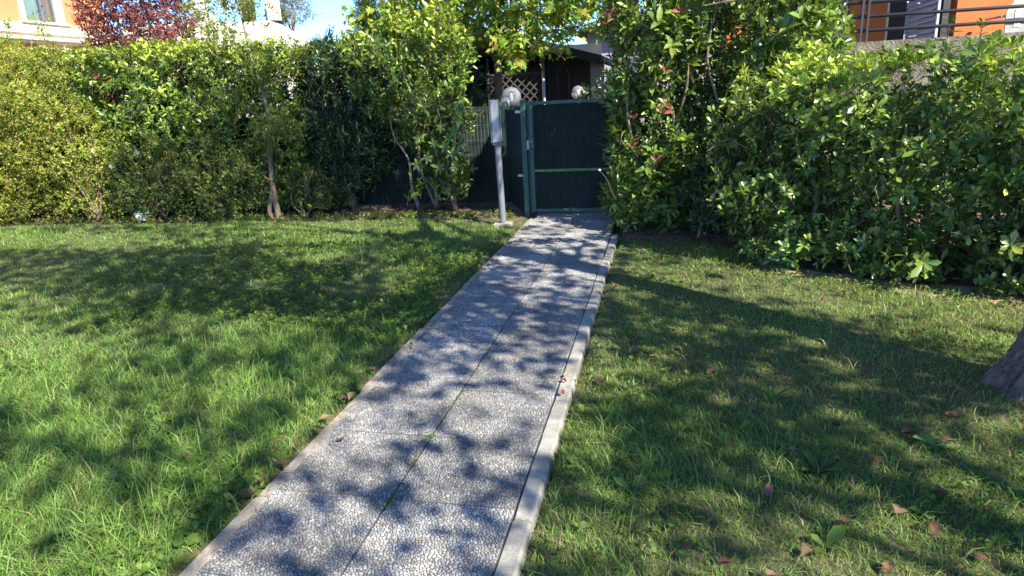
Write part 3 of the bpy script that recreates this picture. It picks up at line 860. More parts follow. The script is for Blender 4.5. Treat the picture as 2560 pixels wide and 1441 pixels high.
def globe_lamp(x, y, zc, R, label):
    gl = empty('globe_lamp', (x, y, 0)); tag(gl, label, 'lamp', 'globe lamps in the garden behind the gate')
    a = np.linspace(-1.22, math.pi / 2, 22)
    MB().lathe([(R * math.cos(t) if t < 1.57 else 0.0005, zc + R * math.sin(t)) for t in a], 32, (x, y, 0)).build('globe', 'glass', gl)
    MB().lathe([(R * .40, zc - R * 1.05), (R * .40, zc - R * .90), (R * .34, zc - R * .88), (.02, zc - R * .86), (.02, zc - R * .35), (.0, zc - R * .35)], 18, (x, y, 0)).build('socket', 'black_plastic', gl)
    MB().lathe([(.022, zc - R * .35), (.026, zc - R * .1), (.026, zc + R * .25), (.018, zc + R * .38), (0.001, zc + R * .42)], 14, (x, y, 0)).build('bulb', 'white_plastic', gl)
    MB().lathe([(.07, -.05), (.07, .03), (.032, .05), (.030, zc - R * 1.05), (R * .42, zc - R * 1.05)], 16, (x, y, 0)).build('post', 'black_plastic', gl)
globe_lamp(-2.09, 9.62, 1.432, .140, 'large clear globe lamp next to the intercom box')
globe_lamp(-1.40, 11.75, 1.437, .112, 'small clear globe lamp standing before the dark shed')

# white plastic chair on the raised terrace
ch = empty('plastic_chair', (4.25, 10.0, 1.45)); tag(ch, 'white plastic garden chair on the raised terrace behind the railing', 'chair')
cx, cy = 4.25, 10.0; z0 = 1.45
for dx in (-.22, .22):
    for dy in (-.2, .2): MB().bar((cx + dx * 1.12, cy + dy * 1.1, z0), (cx + dx, cy + dy, z0 + .40), .035).build('leg', 'white_plastic', ch)
MB().box(cx - .25, cx + .25, cy - .24, cy + .24, z0 + .40, z0 + .43, .01).build('seat', 'white_plastic', ch)
bk = MB(); bp_ = [(-.24, .435), (.24, .435), (.25, .68), (.21, .76), (.10, .80), (-.10, .80), (-.21, .76), (-.25, .68)]
bk.prism([(cx + u, z0 + v) for u, v in bp_], 'y', cy - .262, cy - .240); bk.build('backrest', 'white_plastic', ch)
for k in (-.12, 0, .12): MB().box(cx + k - .035, cx + k + .035, cy - .268, cy - .263, z0 + .50, z0 + .70).build('back_slot', 'cream', ch)
for dx in (-.27, .27): MB().box(cx + dx - .025, cx + dx + .025, cy - .24, cy + .2, z0 + .62, z0 + .645, .006).build('armrest', 'white_plastic', ch)

# ================================================================== plants
GREEN_LAUREL = [(0.094, 0.163, 0.026), (0.134, 0.21, 0.032), (0.071, 0.128, 0.026), (0.204, 0.258, 0.041)]
GREEN_PITTO = [(0.116, 0.202, 0.044), (0.17, 0.263, 0.051), (0.089, 0.149, 0.039), (0.276, 0.349, 0.065)]
GREEN_PHOT = [(0.096, 0.17, 0.028), (0.144, 0.225, 0.034), (0.067, 0.124, 0.025), (0.192, 0.249, 0.039)]
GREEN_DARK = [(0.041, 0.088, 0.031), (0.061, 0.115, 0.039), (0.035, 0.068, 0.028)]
YELLOW_GREEN = [(0.202, 0.29, 0.043), (0.265, 0.344, 0.051), (0.155, 0.236, 0.04), (0.31, 0.307, 0.064), (0.265, 0.2, 0.057)]
ROSE_GREEN = [(0.105, 0.176, 0.038), (0.15, 0.222, 0.044), (0.075, 0.129, 0.035), (0.24, 0.23, 0.063)]
MAPLE = [(0.207, 0.356, 0.06), (0.265, 0.414, 0.066), (0.149, 0.287, 0.048), (0.333, 0.425, 0.084), (0.287, 0.356, 0.06), (0.345, 0.299, 0.06)]
RED = [(0.155, 0.055, 0.066), (0.218, 0.069, 0.07), (0.109, 0.047, 0.066), (0.309, 0.098, 0.088), (0.182, 0.108, 0.098)]
OLIVE = [(0.17, 0.19, 0.10), (0.13, 0.15, 0.08), (0.20, 0.19, 0.09)]
CONIFER = [(0.07, 0.119, 0.046), (0.098, 0.154, 0.052), (0.126, 0.182, 0.058)]
SHADE = [(0.07, 0.12, 0.028), (0.055, 0.10, 0.025), (0.09, 0.14, 0.03)]

def shrub(name, label, cat, base, f, lo, hi, n, m, T, size, cols, mat='leaf_glossy', open_ang=1.0, along=.5, shell=.3, inner=.25, upb=.45, young=None, stem_tops=(), stem_r=(.02, .006), bark='bark', group=None, wts=None, zlow=0.0, twig=.0022, jitter=.18, axis_rand=.55, droop=0.0, keep=None, outw=.7, patch=(1.4, .35), gaps=0.0):
    """a shrub: foliage of many shoots filling the volume f, fine twigs, and stems from the ground"""
    root = empty(name, base); tag(root, label, cat, group)
    P, O, d = sample(f, lo, hi, n, shell, inner)
    k = P[:, 2] > zlow
    if gaps > 0: k &= ~((noise3(P, 3.4, 23) < gaps) & (d < .30))
    if keep is not None: k &= keep(P)
    P, O, d = P[k], O[k], d[k]
    A = unit(O * outw + np.array([0, 0, upb]) + RNG.normal(0, axis_rand * .6, P.shape))
    # each plant has lighter and darker shoots in patches of its own growth
    tone = np.exp(patch[1] * (noise3(P, patch[0], 21) - .5) * 2)[:, None] * np.ones((1, 3))
    if young is not None:
        y = np.clip(young(P, d), 0, 1)[:, None]
        tone = tone * (1 - y) + tone * y * np.array([[2.0, 1.65, 1.15]])
    bag = Bag()
    if len(T[1]) == 8:          # leaves deep inside need fewer faces
        o_ = d < .13; wq = T[0][:, 0].max() * 2
        bag.add(sprigs(P[o_], A[o_], m, T, size, cols, open_ang, along, .35, wts, .28, tone[o_], jitter, droop))
        bag.add(sprigs(P[~o_], A[~o_], m, T_simple(wq, .55, .08, -.12), size, cols, open_ang, along, .35, wts, .28, tone[~o_], jitter, droop))
    else: bag.add(sprigs(P, A, m, T, size, cols, open_ang, along, .35, wts, .28, tone, jitter, droop))
    bag.build('foliage', mat, root, 'stuff')
    if twig > 0:
        h_ = slice(0, len(P), 2 if len(P) > 4500 else 1); twigs_obj('twigs', P[h_], unit(A[h_] * .8 + RNG.normal(0, .25, A[h_].shape)), size * (1.0 + 2.2 * RNG.random(len(P[h_]))), twig, bark, root)
    for (pts, rad) in stems(base, stem_tops, *stem_r):
        MB().tube(pts, rad, 7).build('stem', bark, root)
    return root, P, A, d

def pick_front(P, A, d, n, dmax=.10):
    """outermost shoots that face the garden side, nearest the camera first"""
    e = unit(CAM_POS - P)
    ok = np.where((d < dmax) & ((A * e).sum(1) > 0.1))[0]
    ok = ok[np.argsort(np.linalg.norm(P[ok] - CAM_POS, axis=1) + RNG.random(len(ok)) * 1.2)]
    return ok[:n]

T_LAUREL = T_oval(.40, .5, .10, -.16); T_PITTO = T_oval(.40, .7, .05, -.10); T_PHOT = T_oval(.42, .5, .10, -.14)
T_SMALL = T_simple(.5, .5, .1, -.1); T_NARROW = T_simple(.22, .5, .05, -.12); T_MAPLE = T_lobed(5, 2.2, .42); T_FIG = T_lobed(5, 1.9, .40, .05)
top_young = lambda z0, z1: (lambda P, d: np.clip((P[:, 2] - z0) / (z1 - z0), 0, 1) * (d < .12))

# ---------------- side hedge, right: pittosporum with rosettes
f = lumpy(union(rbox((2.44, 5.58, .80), (2.05, .68, .81), -.54, .20), ell((1.15, 6.40, .95), (.55, .60, .80)), ell((1.75, 6.15, 1.15), (.6, .5, .5))), .10, 2.6, 31)
root, P, A, d = shrub('pittosporum_hedge', 'dense glossy evergreen hedge with leaf rosettes along the right of the lawn', 'hedge', (2.3, 5.8, 0), f, (-.2, 3.6, .02), (4.6, 7.6, 2.0), 10800, 8, T_PITTO, .070,
    GREEN_PITTO, open_ang=1.12, along=.28, shell=.22, inner=.75, upb=.55, young=top_young(.95, 1.5), stem_tops=[], zlow=.03, wts=[3, 3, 3, 1], twig=.0030, patch=(2.2, .4), gaps=.38, axis_rand=.75, jitter=.36)
for b_, tops in (((1.35, 6.2, 0), [(1.2, 5.9, 1.1), (1.7, 6.0, 1.3)]), ((1.9, 5.75, 0), [(1.7, 5.45, 1.15), (2.2, 5.5, 1.35)]), ((2.5, 5.45, 0), [(2.3, 5.05, 1.2), (2.75, 5.15, 1.4)]), ((3.1, 5.05, 0), [(2.9, 4.75, 1.2), (3.3, 4.9, 1.3)])):
    for pts, rad in stems(b_, tops, .024, .008, .10): MB().tube(pts, rad, 7).build('stem', 'bark', root)
ix = pick_front(P, A, d, 34)
for i in ix:                                   # rosettes of big leaves standing proud of the hedge
    a = A[i]; ref = np.array([0, 0, 1.0]) if abs(a[2]) < .9 else np.array([1.0, 0, 0])
    s1 = unit(np.cross(a, ref)); s2 = np.cross(s1, a); k = np.arange(7); az = k * 2.4 + RNG.random() * 6
    rad = np.cos(az)[:, None] * s1 + np.sin(az)[:, None] * s2; op = (1.35 - .09 * k)[:, None]
    D = np.cos(op) * a + np.sin(op) * rad
    single_leaves(root, 'leaf', T_PITTO, np.repeat((P[i] + a * .05)[None], 7, 0), D, np.repeat(a[None], 7, 0) - rad * .3, .095 * np.exp(RNG.normal(0, .15, 7)), GREEN_PITTO[:2] + GREEN_PITTO[3:], 'leaf_glossy')
# loose shoots rising over the clipped top
tp = np.array([(1.62, 6.35, 1.62), (2.05, 6.1, 1.66), (2.28, 5.9, 1.82), (2.5, 5.8, 1.64), (2.75, 5.6, 1.62), (2.10, 6.0, 1.86), (1.9, 6.2, 1.66)])
for q in tp:
    MB().tube(smooth_path([q - np.array([.03, 0, .35]), q - np.array([.01, 0, .15]), q], 4), [.004] * 8 + [.002], 5).build('shoot', 'bark', root)
    for zz in (0, .035, .085, .15):
        nl = int(RNG.integers(2, 5)); az = RNG.random(nl) * 6.283; rad = np.stack([np.cos(az), np.sin(az), RNG.normal(0, .2, nl)], -1)
        single_leaves(root, 'leaf', T_PHOT, q[None] + RNG.normal(0, .012, (nl, 3)) - np.array([0, 0, zz]), rad + np.array([0, 0, .9 - zz * 4]) * RNG.uniform(.5, 1.2, (nl, 1)), np.array([[0, 0, 1.0]]) - rad * .5 + RNG.normal(0, .2, (nl, 3)), .075 * np.exp(RNG.normal(0, .22, nl)), [(.15, .21, .04), (.11, .17, .035), (.19, .24, .05)], 'leaf_glossy')

# ---------------- side hedge, by the gate: tall photinia with red young leaves
f = lumpy(union(rbox((.38, 7.74, 1.40), (.96, .72, 1.30), -.04, .30), ell((1.05, 7.35, 1.75), (.62, .70, .75)), ell((.2, 7.35, .5), (.70, .55, .5))), .13, 2.6, 33)
root, P, A, d = shrub('photinia_shrub', 'tall leafy photinia with red young leaves standing right of the gate', 'shrub', (.3, 7.7, 0), f, (-1.1, 6.5, .03), (2.0, 8.8, 3.1), 5600, 7, T_PHOT, .092,
    GREEN_PHOT, open_ang=1.05, along=.9, shell=.22, inner=.40, upb=.5, young=top_young(2.0, 2.6), stem_tops=[], zlow=.05, wts=[3, 3, 2, 1], twig=.0030, patch=(2.0, .4), gaps=.38, axis_rand=.75, jitter=.36)
for b_, tops in (((-.2, 7.5, 0), [(-.35, 7.25, 1.6), (.0, 7.2, 2.2)]), ((.3, 7.6, 0), [(.2, 7.15, 2.0), (.5, 7.2, 2.3)]), ((.9, 7.5, 0), [(.8, 7.05, 1.7), (1.2, 7.1, 2.1)])):
    for pts, rad in stems(b_, tops, .026, .008, .10): MB().tube(pts, rad, 7).build('stem', 'bark', root)
ix = pick_front(P, A, d, 46)
for i in ix:
    a = A[i]; k = np.arange(4); az = k * 2.4 + RNG.random() * 6
    ref = np.array([0, 0, 1.0]) if abs(a[2]) < .9 else np.array([1.0, 0, 0]); s1 = unit(np.cross(a, ref)); s2 = np.cross(s1, a)
    rad = np.cos(az)[:, None] * s1 + np.sin(az)[:, None] * s2
    single_leaves(root, 'leaf', T_PHOT, P[i][None] + a * (.03 + .012 * k)[:, None], a * .5 + rad, np.repeat(a[None], 4, 0) + np.array([0, 0, .4]) - rad * .3, .118 * np.exp(RNG.normal(0, .15, 4)), GREEN_PHOT[:2] + GREEN_PHOT[3:], 'leaf_glossy')
reds = np.array([(-.52, 7.12, 2.18), (-.56, 7.10, 2.10), (.02, 6.93, 1.30), (-.01, 6.92, 1.24), (-.28, 6.95, 1.20), (.16, 6.95, 2.15), (.5, 6.95, 2.20), (-.30, 6.93, .92), (.02, 6.90, 1.62), (-.06, 6.9, .78)])
for q in reds:
    k = np.arange(4); az = -1.57 + (k - 1.5) * .9 + RNG.normal(0, .3, 4); rad = np.stack([np.cos(az), np.sin(az) * .6, RNG.normal(.5, .5, 4)], -1)
    single_leaves(root, 'red_leaf', T_PHOT, np.repeat(q[None], 4, 0), rad, np.array([[0, -1.0, .6]]) + RNG.normal(0, .35, (4, 3)), .08 * np.exp(RNG.normal(0, .2, 4)), [(.24, .085, .04), (.20, .06, .035), (.30, .13, .06)], 'leaf_glossy')
# dry twig with a pale seed head poking out by the gate
tw = empty('dry_twig', (-.55, 7.2, 0)); tag(tw, 'thin dry twig with pale seed head poking out beside the gate', 'twig')
MB().tube(smooth_path([(-.42, 7.1, .30), (-.50, 7.0, .45), (-.55, 6.95, .60), (-.62, 6.9, .70)], 5), .002, 5).build('stalk', 'bark', tw)
MB().lathe([(0, -.012), (.012, -.006), (.014, .004), (.006, .012), (0, .013)], 8, (-.622, 6.897, .705)).build('seed_head', 'cream', tw)

# dark filler between the two side shrubs
f = lumpy(ell((.95, 7.0, .45), (.75, .55, .50)), .12, 2.6, 35)
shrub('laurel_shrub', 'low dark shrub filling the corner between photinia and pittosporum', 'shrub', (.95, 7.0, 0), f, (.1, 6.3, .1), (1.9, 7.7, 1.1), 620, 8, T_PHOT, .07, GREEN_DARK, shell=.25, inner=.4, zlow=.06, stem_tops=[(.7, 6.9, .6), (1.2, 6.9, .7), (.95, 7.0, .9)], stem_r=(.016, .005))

# fig seedling with lobed leaves at the foot of the hedge
fg = empty('fig_seedling', (2.55, 4.98, 0)); tag(fg, 'young fig with big lobed pale leaves at the foot of the hedge', 'plant')
fs = np.array([(2.38, 4.86, .36), (2.50, 4.80, .44), (2.58, 4.86, .35), (2.42, 4.84, .28), (2.33, 4.90, .24), (2.62, 4.80, .46)])
for q in fs: MB().tube(smooth_path([(2.55, 4.98, -.03), (2.52, 4.93, q[2] * .6), q], 5), .0035, 5).build('stalk', 'bark', fg)
for i, q in enumerate(fs):
    az = -1.9 + i * .35; D = np.array([[math.cos(az), math.sin(az), -.1]])
    single_leaves(fg, 'leaf', T_FIG, q[None], D, np.array([[-.1, -.45, 1.0]]), np.array([.17 - .012 * i]), [(.15, .21, .055), (.19, .25, .08)], 'leaf_soft')

# ---------------- clipped back hedge on the left
f = lumpy(rbox((-7.75, 9.10, 1.18), (2.95, .70, 1.19), .0, .16), .14, 2.2, 41)
f2 = lambda P: f(P - np.stack([0 * P[..., 0], 0 * P[..., 0], -.055 * (P[..., 0] + 7.4)], -1))
root, P, A, d = shrub('clipped_hedge', 'long clipped evergreen hedge with flat bright top along the back of the lawn', 'hedge', (-7.5, 9.1, 0), f2, (-11, 8.2, .02), (-4.7, 9.95, 2.85), 12300, 7, T_simple(.46, .5, .10, -.16), .076,
    GREEN_LAUREL, open_ang=1.0, along=.6, shell=.18, inner=.30, upb=.6, young=top_young(1.9, 2.45), stem_tops=[(-9.5, 8.8, 1.6), (-8.6, 8.8, 1.7), (-7.6, 8.8, 1.6), (-6.4, 8.8, 1.7), (-5.6, 8.8, 1.6)], stem_r=(.03, .01), zlow=.06, wts=[3, 4, 2, 2], keep=lambda P: P[:, 1] < 9.6, patch=(1.8, .45), gaps=.27, axis_rand=.75, jitter=.34)
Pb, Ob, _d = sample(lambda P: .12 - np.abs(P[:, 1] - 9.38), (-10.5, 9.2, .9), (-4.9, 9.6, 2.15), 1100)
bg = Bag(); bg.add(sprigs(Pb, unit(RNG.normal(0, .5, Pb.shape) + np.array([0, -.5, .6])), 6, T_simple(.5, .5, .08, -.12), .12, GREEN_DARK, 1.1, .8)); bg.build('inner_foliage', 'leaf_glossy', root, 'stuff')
rl = np.array([(-9.0, 9.1, 2.48), (-8.55, 8.62, 1.75), (-9.1, 8.65, 1.9), (-6.3, 8.6, .9)])
for q in rl:
    k = np.arange(3); az = -1.57 + (k - 1) * .9; rad = np.stack([np.cos(az), np.sin(az), np.full(3, .5)], -1)
    single_leaves(root, 'red_leaf', T_LAUREL, np.repeat(q[None], 3, 0), rad, np.repeat(np.array([[0, -.4, 1.0]]), 3, 0), np.full(3, .085), [(.36, .10, .07), (.40, .16, .09)], 'leaf_glossy')

# ---------------- yellowing many-stemmed shrub, far left
f = lumpy(union(ell((-8.75, 8.25, 1.35), (1.05, .60, .95)), ell((-9.3, 8.5, 1.9), (.8, .5, .7)), ell((-8.1, 8.2, .95), (.65, .45, .55)), ell((-9.5, 8.2, .7), (.8, .5, .75)), ell((-8.4, 8.3, .35), (1.3, .35, .40))), .2, 2.0, 43)
root, P, A, d = shrub('crape_myrtle', 'airy yellowing shrub with fanned thin stems at the far left', 'shrub', (-8.05, 8.25, 0), f, (-10.8, 7.5, .02), (-7.0, 9.2, 2.75), 5400, 8, T_SMALL, .042, YELLOW_GREEN, 'leaf_soft', open_ang=1.1, along=1.4, shell=.5, inner=.8, upb=.5, zlow=.06,
    stem_tops=[(-8.9, 8.3, 2.1), (-8.6, 8.1, 1.9), (-8.3, 8.2, 1.8), (-7.9, 8.2, 1.5), (-7.75, 8.1, 1.2), (-9.3, 8.2, 1.7), (-8.5, 8.4, 2.2), (-8.15, 8.05, 1.4)], stem_r=(.016, .005), bark='bark_pale', jitter=.22, twig=.0018)
for q in ((-9.85, 8.95, 2.35), (-9.0, 8.95, 2.35), (-9.6, 8.9, 2.3)):      # tall wispy tops over the hedge
    hgt = .62 if q[0] > -9.5 else .55
    pts = smooth_path([np.array(q) - (0, 0, .5), np.array(q), np.array(q) + (.04, 0, hgt)], 5)
    MB().tube(pts, np.linspace(.008, .003, len(pts)), 5).build('stem', 'bark_pale', root)
    t_ = RNG.random(42); pp_ = np.array(q) + np.outer(t_, (.04, 0, hgt)) + RNG.normal(0, .055, (42, 3))
    bg = Bag(); bg.add(sprigs(pp_, unit(RNG.normal(0, 1, (42, 3)) + np.array([0, 0, .6])), 6, T_SMALL, .045, YELLOW_GREEN[:3], 1.1, 1.0)); bg.build('foliage', 'leaf_soft', root, 'stuff')

# ---------------- rose bushes in front of the hedge
def rose(base, ctr, rad, n, label, flowers, seed):
    f = lumpy(ell(ctr, rad), .12, 3.0, seed)
    tops = [(ctr[0] + dx * rad[0], ctr[1] - .1, ctr[2] + dz) for dx, dz in ((-.7, .2), (-.3, .35), (.1, .4), (.5, .3), (.8, .1))]
    lo = np.array(ctr) - np.array(rad) * 1.2; hi = np.array(ctr) + np.array(rad) * 1.2
    root, P, A, d = shrub('rose_bush', label, 'bush', base, f, lo, hi, n, 7, T_SMALL, .040, ROSE_GREEN, 'leaf_soft', 1.1, 1.2, .4, .7, .5, None, tops, (.009, .003), 'bark_pale', 'rose bushes before the back hedge', zlow=.05, twig=.0018)
    for q in flowers:
        fl = []
        bag = Bag()
        for ring, (nn, tilt, sz) in enumerate(((6, .45, .038), (5, .95, .032), (4, 1.3, .024))):
            az = np.arange(nn) * 6.283 / nn + ring * .5
            D = np.stack([np.cos(az) * math.cos(tilt), -np.full(nn, math.sin(tilt)), np.sin(az) * math.cos(tilt)], -1)
            bag.add(place(T_oval(.85, .6, .18, .1), np.repeat(np.array([q], float), nn, 0), D, np.repeat(np.array([[0, -1.0, .2]]), nn, 0), np.full(nn, sz), np.repeat(np.array([[.85, .83, .80]]), nn, 0)))
        bag.build('flower', 'petal', root)
    return root
rose((-7.0, 8.35, 0), (-7.05, 8.34, .52), (.80, .36, .62), 1350, 'rose bush with white blooms in the middle of the back hedge front', [(-7.62, 7.98, 1.02), (-6.92, 7.97, .98), (-7.40, 8.0, .80)], 51)
rose((-6.0, 8.35, 0), (-5.95, 8.36, .50), (.72, .34, .60), 1200, 'flowerless rose bush left of the slender forked trunk', [], 52)
rose((-4.72, 8.3, 0), (-4.75, 8.40, .34), (.40, .26, .40), 380, 'small rose bush right of the slender forked trunk', [], 53)

# ---------------- slender tree with forked pale trunk
sl = empty('slender_tree', (-5.15, 8.21, 0)); tag(sl, 'slender small tree with pale forked trunk leaning over the back hedge', 'tree')
tr = smooth_path([(-5.10, 8.22, -.05), (-5.14, 8.23, .35), (-5.13, 8.25, .8), (-5.07, 8.27, 1.3), (-5.2, 8.4, 1.75), (-5.35, 8.5, 2.15), (-5.42, 8.55, 2.55), (-5.55, 8.6, 3.1)], 5)
MB().tube(tr, np.linspace(.042, .007, len(tr)), 9).build('trunk', 'bark_pale', sl)
tr2 = smooth_path([(-5.20, 8.18, -.05), (-5.22, 8.2, .15), (-5.15, 8.22, .38)], 5)
MB().tube(tr2, np.linspace(.036, .026, len(tr2)), 8).build('trunk_fork', 'bark_pale', sl)
brs = [((-5.13, 8.25, .8), (-4.85, 8.1, 1.15)), ((-5.10, 8.26, 1.1), (-4.75, 8.15, 1.3)), ((-5.1, 8.27, 1.25), (-5.55, 8.1, 1.6)), ((-5.2, 8.4, 1.75), (-4.95, 8.3, 2.0)), ((-5.35, 8.5, 2.15), (-5.65, 8.4, 2.35)), ((-5.42, 8.55, 2.55), (-5.25, 8.5, 2.8)), ((-5.14, 8.23, .5), (-5.5, 8.05, .8)), ((-5.45, 8.57, 2.7), (-5.7, 8.5, 2.85))]
P_ = []; 
for a_, b_ in brs:
    a_ = np.array(a_); b_ = np.array(b_); pts = smooth_path([a_, (a_ + b_) / 2 + (0, 0, .05), b_], 4)
    MB().tube(pts, np.linspace(.012, .003, len(pts)), 5).build('limb', 'bark_pale', sl)
    P_.append(b_ + RNG.normal(0, 1, (52, 3)) * (.17, .13, .12)); P_.append(a_ + (b_ - a_) * .6 + RNG.normal(0, .08, (16, 3)))
P_.append(np.array([-5.5, 8.58, 2.95]) + RNG.normal(0, 1, (40, 3)) * (.1, .08, .2))
P_.append(tr[6:24][RNG.integers(0, 18, 130)] + RNG.normal(0, 1, (130, 3)) * (.20, .10, .10) + np.array([0, -.06, 0]))
P_ = np.concatenate(P_)
bg = Bag(); bg.add(sprigs(P_, unit(RNG.normal(0, .6, P_.shape) + np.array([0, -.2, .6])), 7, T_SMALL, .046, YELLOW_GREEN[:4] + ROSE_GREEN[:2], 1.1, 1.0)); bg.build('crown', 'leaf_soft', sl, 'stuff')
twigs_obj('twigs', P_, unit(RNG.normal(0, .6, P_.shape) + np.array([0, 0, .6])), .10, .0018, 'bark_pale', sl)

# thin sapling just left of it, behind the hedge top
sp_ = empty('sapling', (-6.6, 9.75, 0)); tag(sp_, 'thin dark sapling rising over the back hedge before the white terrace', 'tree')
pts = smooth_path([(-6.62, 9.75, 0), (-6.6, 9.75, 1.5), (-6.66, 9.75, 2.3), (-6.75, 9.75, 2.9), (-6.8, 9.75, 3.4)], 5)
MB().tube(pts, np.linspace(.022, .006, len(pts)), 6).build('trunk', 'bark', sp_)
P_ = np.array([-6.75, 9.75, 2.75]) + RNG.normal(0, 1, (150, 3)) * (.22, .18, .35)
bg = Bag(); bg.add(sprigs(P_, unit(RNG.normal(0, .6, P_.shape) + np.array([0, 0, .5])), 6, T_SMALL, .055, YELLOW_GREEN[:3] + GREEN_LAUREL[:2], 1.1, 1.0)); bg.build('crown', 'leaf_soft', sp_, 'stuff')

# ---------------- dark narrow-leaved shrub in the shade
f = lumpy(union(ell((-4.45, 8.95, 1.25), (.72, .48, 1.05)), ell((-4.2, 8.95, 1.75), (.70, .45, .62)), ell((-4.5, 8.85, .45), (.65, .32, .42))), .14, 2.4, 61)
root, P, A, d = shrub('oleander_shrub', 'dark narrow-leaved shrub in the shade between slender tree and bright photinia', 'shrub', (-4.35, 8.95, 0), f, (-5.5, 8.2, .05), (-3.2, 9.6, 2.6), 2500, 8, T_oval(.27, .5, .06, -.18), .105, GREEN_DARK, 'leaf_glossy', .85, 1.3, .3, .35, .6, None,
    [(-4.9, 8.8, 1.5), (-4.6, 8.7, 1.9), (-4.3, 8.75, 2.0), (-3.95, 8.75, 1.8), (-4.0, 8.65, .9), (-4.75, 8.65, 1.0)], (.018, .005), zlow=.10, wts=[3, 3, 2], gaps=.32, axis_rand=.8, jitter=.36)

# ---------------- bright photinia left of the gate
f = lumpy(union(ell((-3.15, 8.85, 1.45), (.62, .42, .95)), ell((-3.55, 8.9, 1.85), (.60, .45, .70)), ell((-2.95, 8.75, .75), (.40, .32, .50)), ell((-3.0, 8.9, 2.1), (.6, .45, .55))), .24, 2.4, 63)
root, P, A, d = shrub('photinia_shrub', 'sunlit photinia with bright broad leaves between dark shrub and intercom pole', 'shrub', (-3.0, 8.85, 0), f, (-4.3, 8.1, .2), (-2.2, 9.5, 2.75), 1500, 7, T_PHOT, .092, GREEN_PHOT, 'leaf_glossy', 1.0, 1.0, .3, .3, .6, top_young(2.0, 2.6),
    [], (.02, .006), zlow=.22, gaps=.34, axis_rand=.8, jitter=.36)
for b_, tops in (((-3.05, 8.85, 0), [(-3.3, 8.6, 1.9), (-3.2, 8.7, 1.2), (-2.95, 8.6, 1.5)]), ((-2.75, 8.75, 0), [(-2.85, 8.55, 1.4), (-2.62, 8.5, 1.2)]), ((-3.3, 8.8, 0), [(-3.5, 8.6, 1.4)])):
    for pts, rad in stems(b_, tops, .022, .007, .07): MB().tube(pts, rad, 7).build('stem', 'bark', root)
bl = np.array([(-2.50, 8.42, 1.33), (-2.52, 8.40, 1.20), (-2.58, 8.40, 1.06), (-2.66, 8.38, .98), (-2.75, 8.38, 1.12), (-2.70, 8.36, .88), (-2.62, 8.38, .78), (-2.85, 8.36, .92), (-2.95, 8.36, .75), (-2.8, 8.36, .62), (-3.05, 8.4, .98), (-2.6, 8.4, .62), (-2.5, 8.42, .9), (-3.1, 8.38, .66)])
for q in bl:
    k = np.arange(6); az = k * 1.05 + RNG.random(); rad = np.stack([np.cos(az), -np.full(6, .35), np.sin(az)], -1)
    single_leaves(root, 'leaf', T_PHOT, np.repeat(q[None], 6, 0), rad, np.repeat(np.array([[.25, -1.0, .5]]), 6, 0), .085 * np.exp(RNG.normal(0, .15, 6)), [(.12, .20, .03), (.16, .235, .035), (.09, .155, .028)], 'leaf_glossy')

# ---------------- feathery conifer and broadleaf trees behind the hedge
def conifer(base, hgt, rad, n, label):
    c = empty('conifer', base); tag(c, label, 'tree')
    MB().tube([base, (base[0], base[1], hgt * .9)], [.06, .01], 8).build('trunk', 'bark', c)
    t = RNG.random(n) ** .8; a = RNG.random(n) * 6.283; r_ = rad * (1 - t * .85) * np.sqrt(RNG.random(n)) * (0.75 + .5 * noise3(np.stack([a * 2, t * 9], -1), 1, 7))
    P = np.stack([base[0] + r_ * np.cos(a), base[1] + r_ * np.sin(a), .3 + t * (hgt - .3)], -1)
    A = unit(np.stack([np.cos(a), np.sin(a), np.full(n, .8)], -1) + RNG.normal(0, .25, (n, 3)))
    bg = Bag(); bg.add(sprigs(P, A, 9, T_simple(.10, .5, .02, -.1), .12, CONIFER, .55, .9)); bg.build('crown', 'leaf_soft', c, 'stuff')
conifer((-5.45, 10.6, 0), 2.42, .62, 800, 'dark feathery conifer top right of the sky gap behind the hedge')
conifer((-4.45, 10.4, 0), 3.0, .75, 1100, 'feathery pale green conifer behind the dark shrub')
conifer((-6.75, 11.0, 0), 2.45, .6, 500, 'low feathery conifer before the white terrace wall')

def broad(name, label, base, trunk, limbs_to, f, lo, hi, n, m, T, size, cols, bark, shell=.6, inner=.7, mat='leaf_soft', droop=.15, r0=.07, r1=.02, sides=10, keep=None):
    """a broad-leaved tree: bent trunk, limbs into the crown, crown of leafy shoots"""
    t = empty(name, base); tag(t, label, 'tree')
    pts = smooth_path(trunk, 6)
    MB().tube(pts, np.linspace(r0, r1, len(pts)), sides).build('trunk', bark, t)
    for a_, b_ in limbs_to:
        a_ = np.array(a_, float); b_ = np.array(b_, float)
        pp = smooth_path([a_, a_ + (b_ - a_) * .5 + (0, 0, .12 * np.linalg.norm(b_ - a_)), b_], 5)
        MB().tube(pp, np.linspace(r1 * 1.3, .006, len(pp)), 6).build('limb', bark, t)
    P, O, d = sample(f, lo, hi, n, shell, inner)
    if keep is not None:
        kk = keep(P); P, O = P[kk], O[kk]
    A = unit(O * .6 + RNG.normal(0, .5, P.shape) + np.array([0, 0, .2]))
    bg = Bag(); bg.add(sprigs(P, A, m, T, size, cols, 1.15, 1.2, .35, None, .25, None, .2, droop)); bg.build('crown', mat, t, 'stuff')
    twigs_obj('twigs', P, A, size * 1.6, .0025, bark, t)
    return t, P

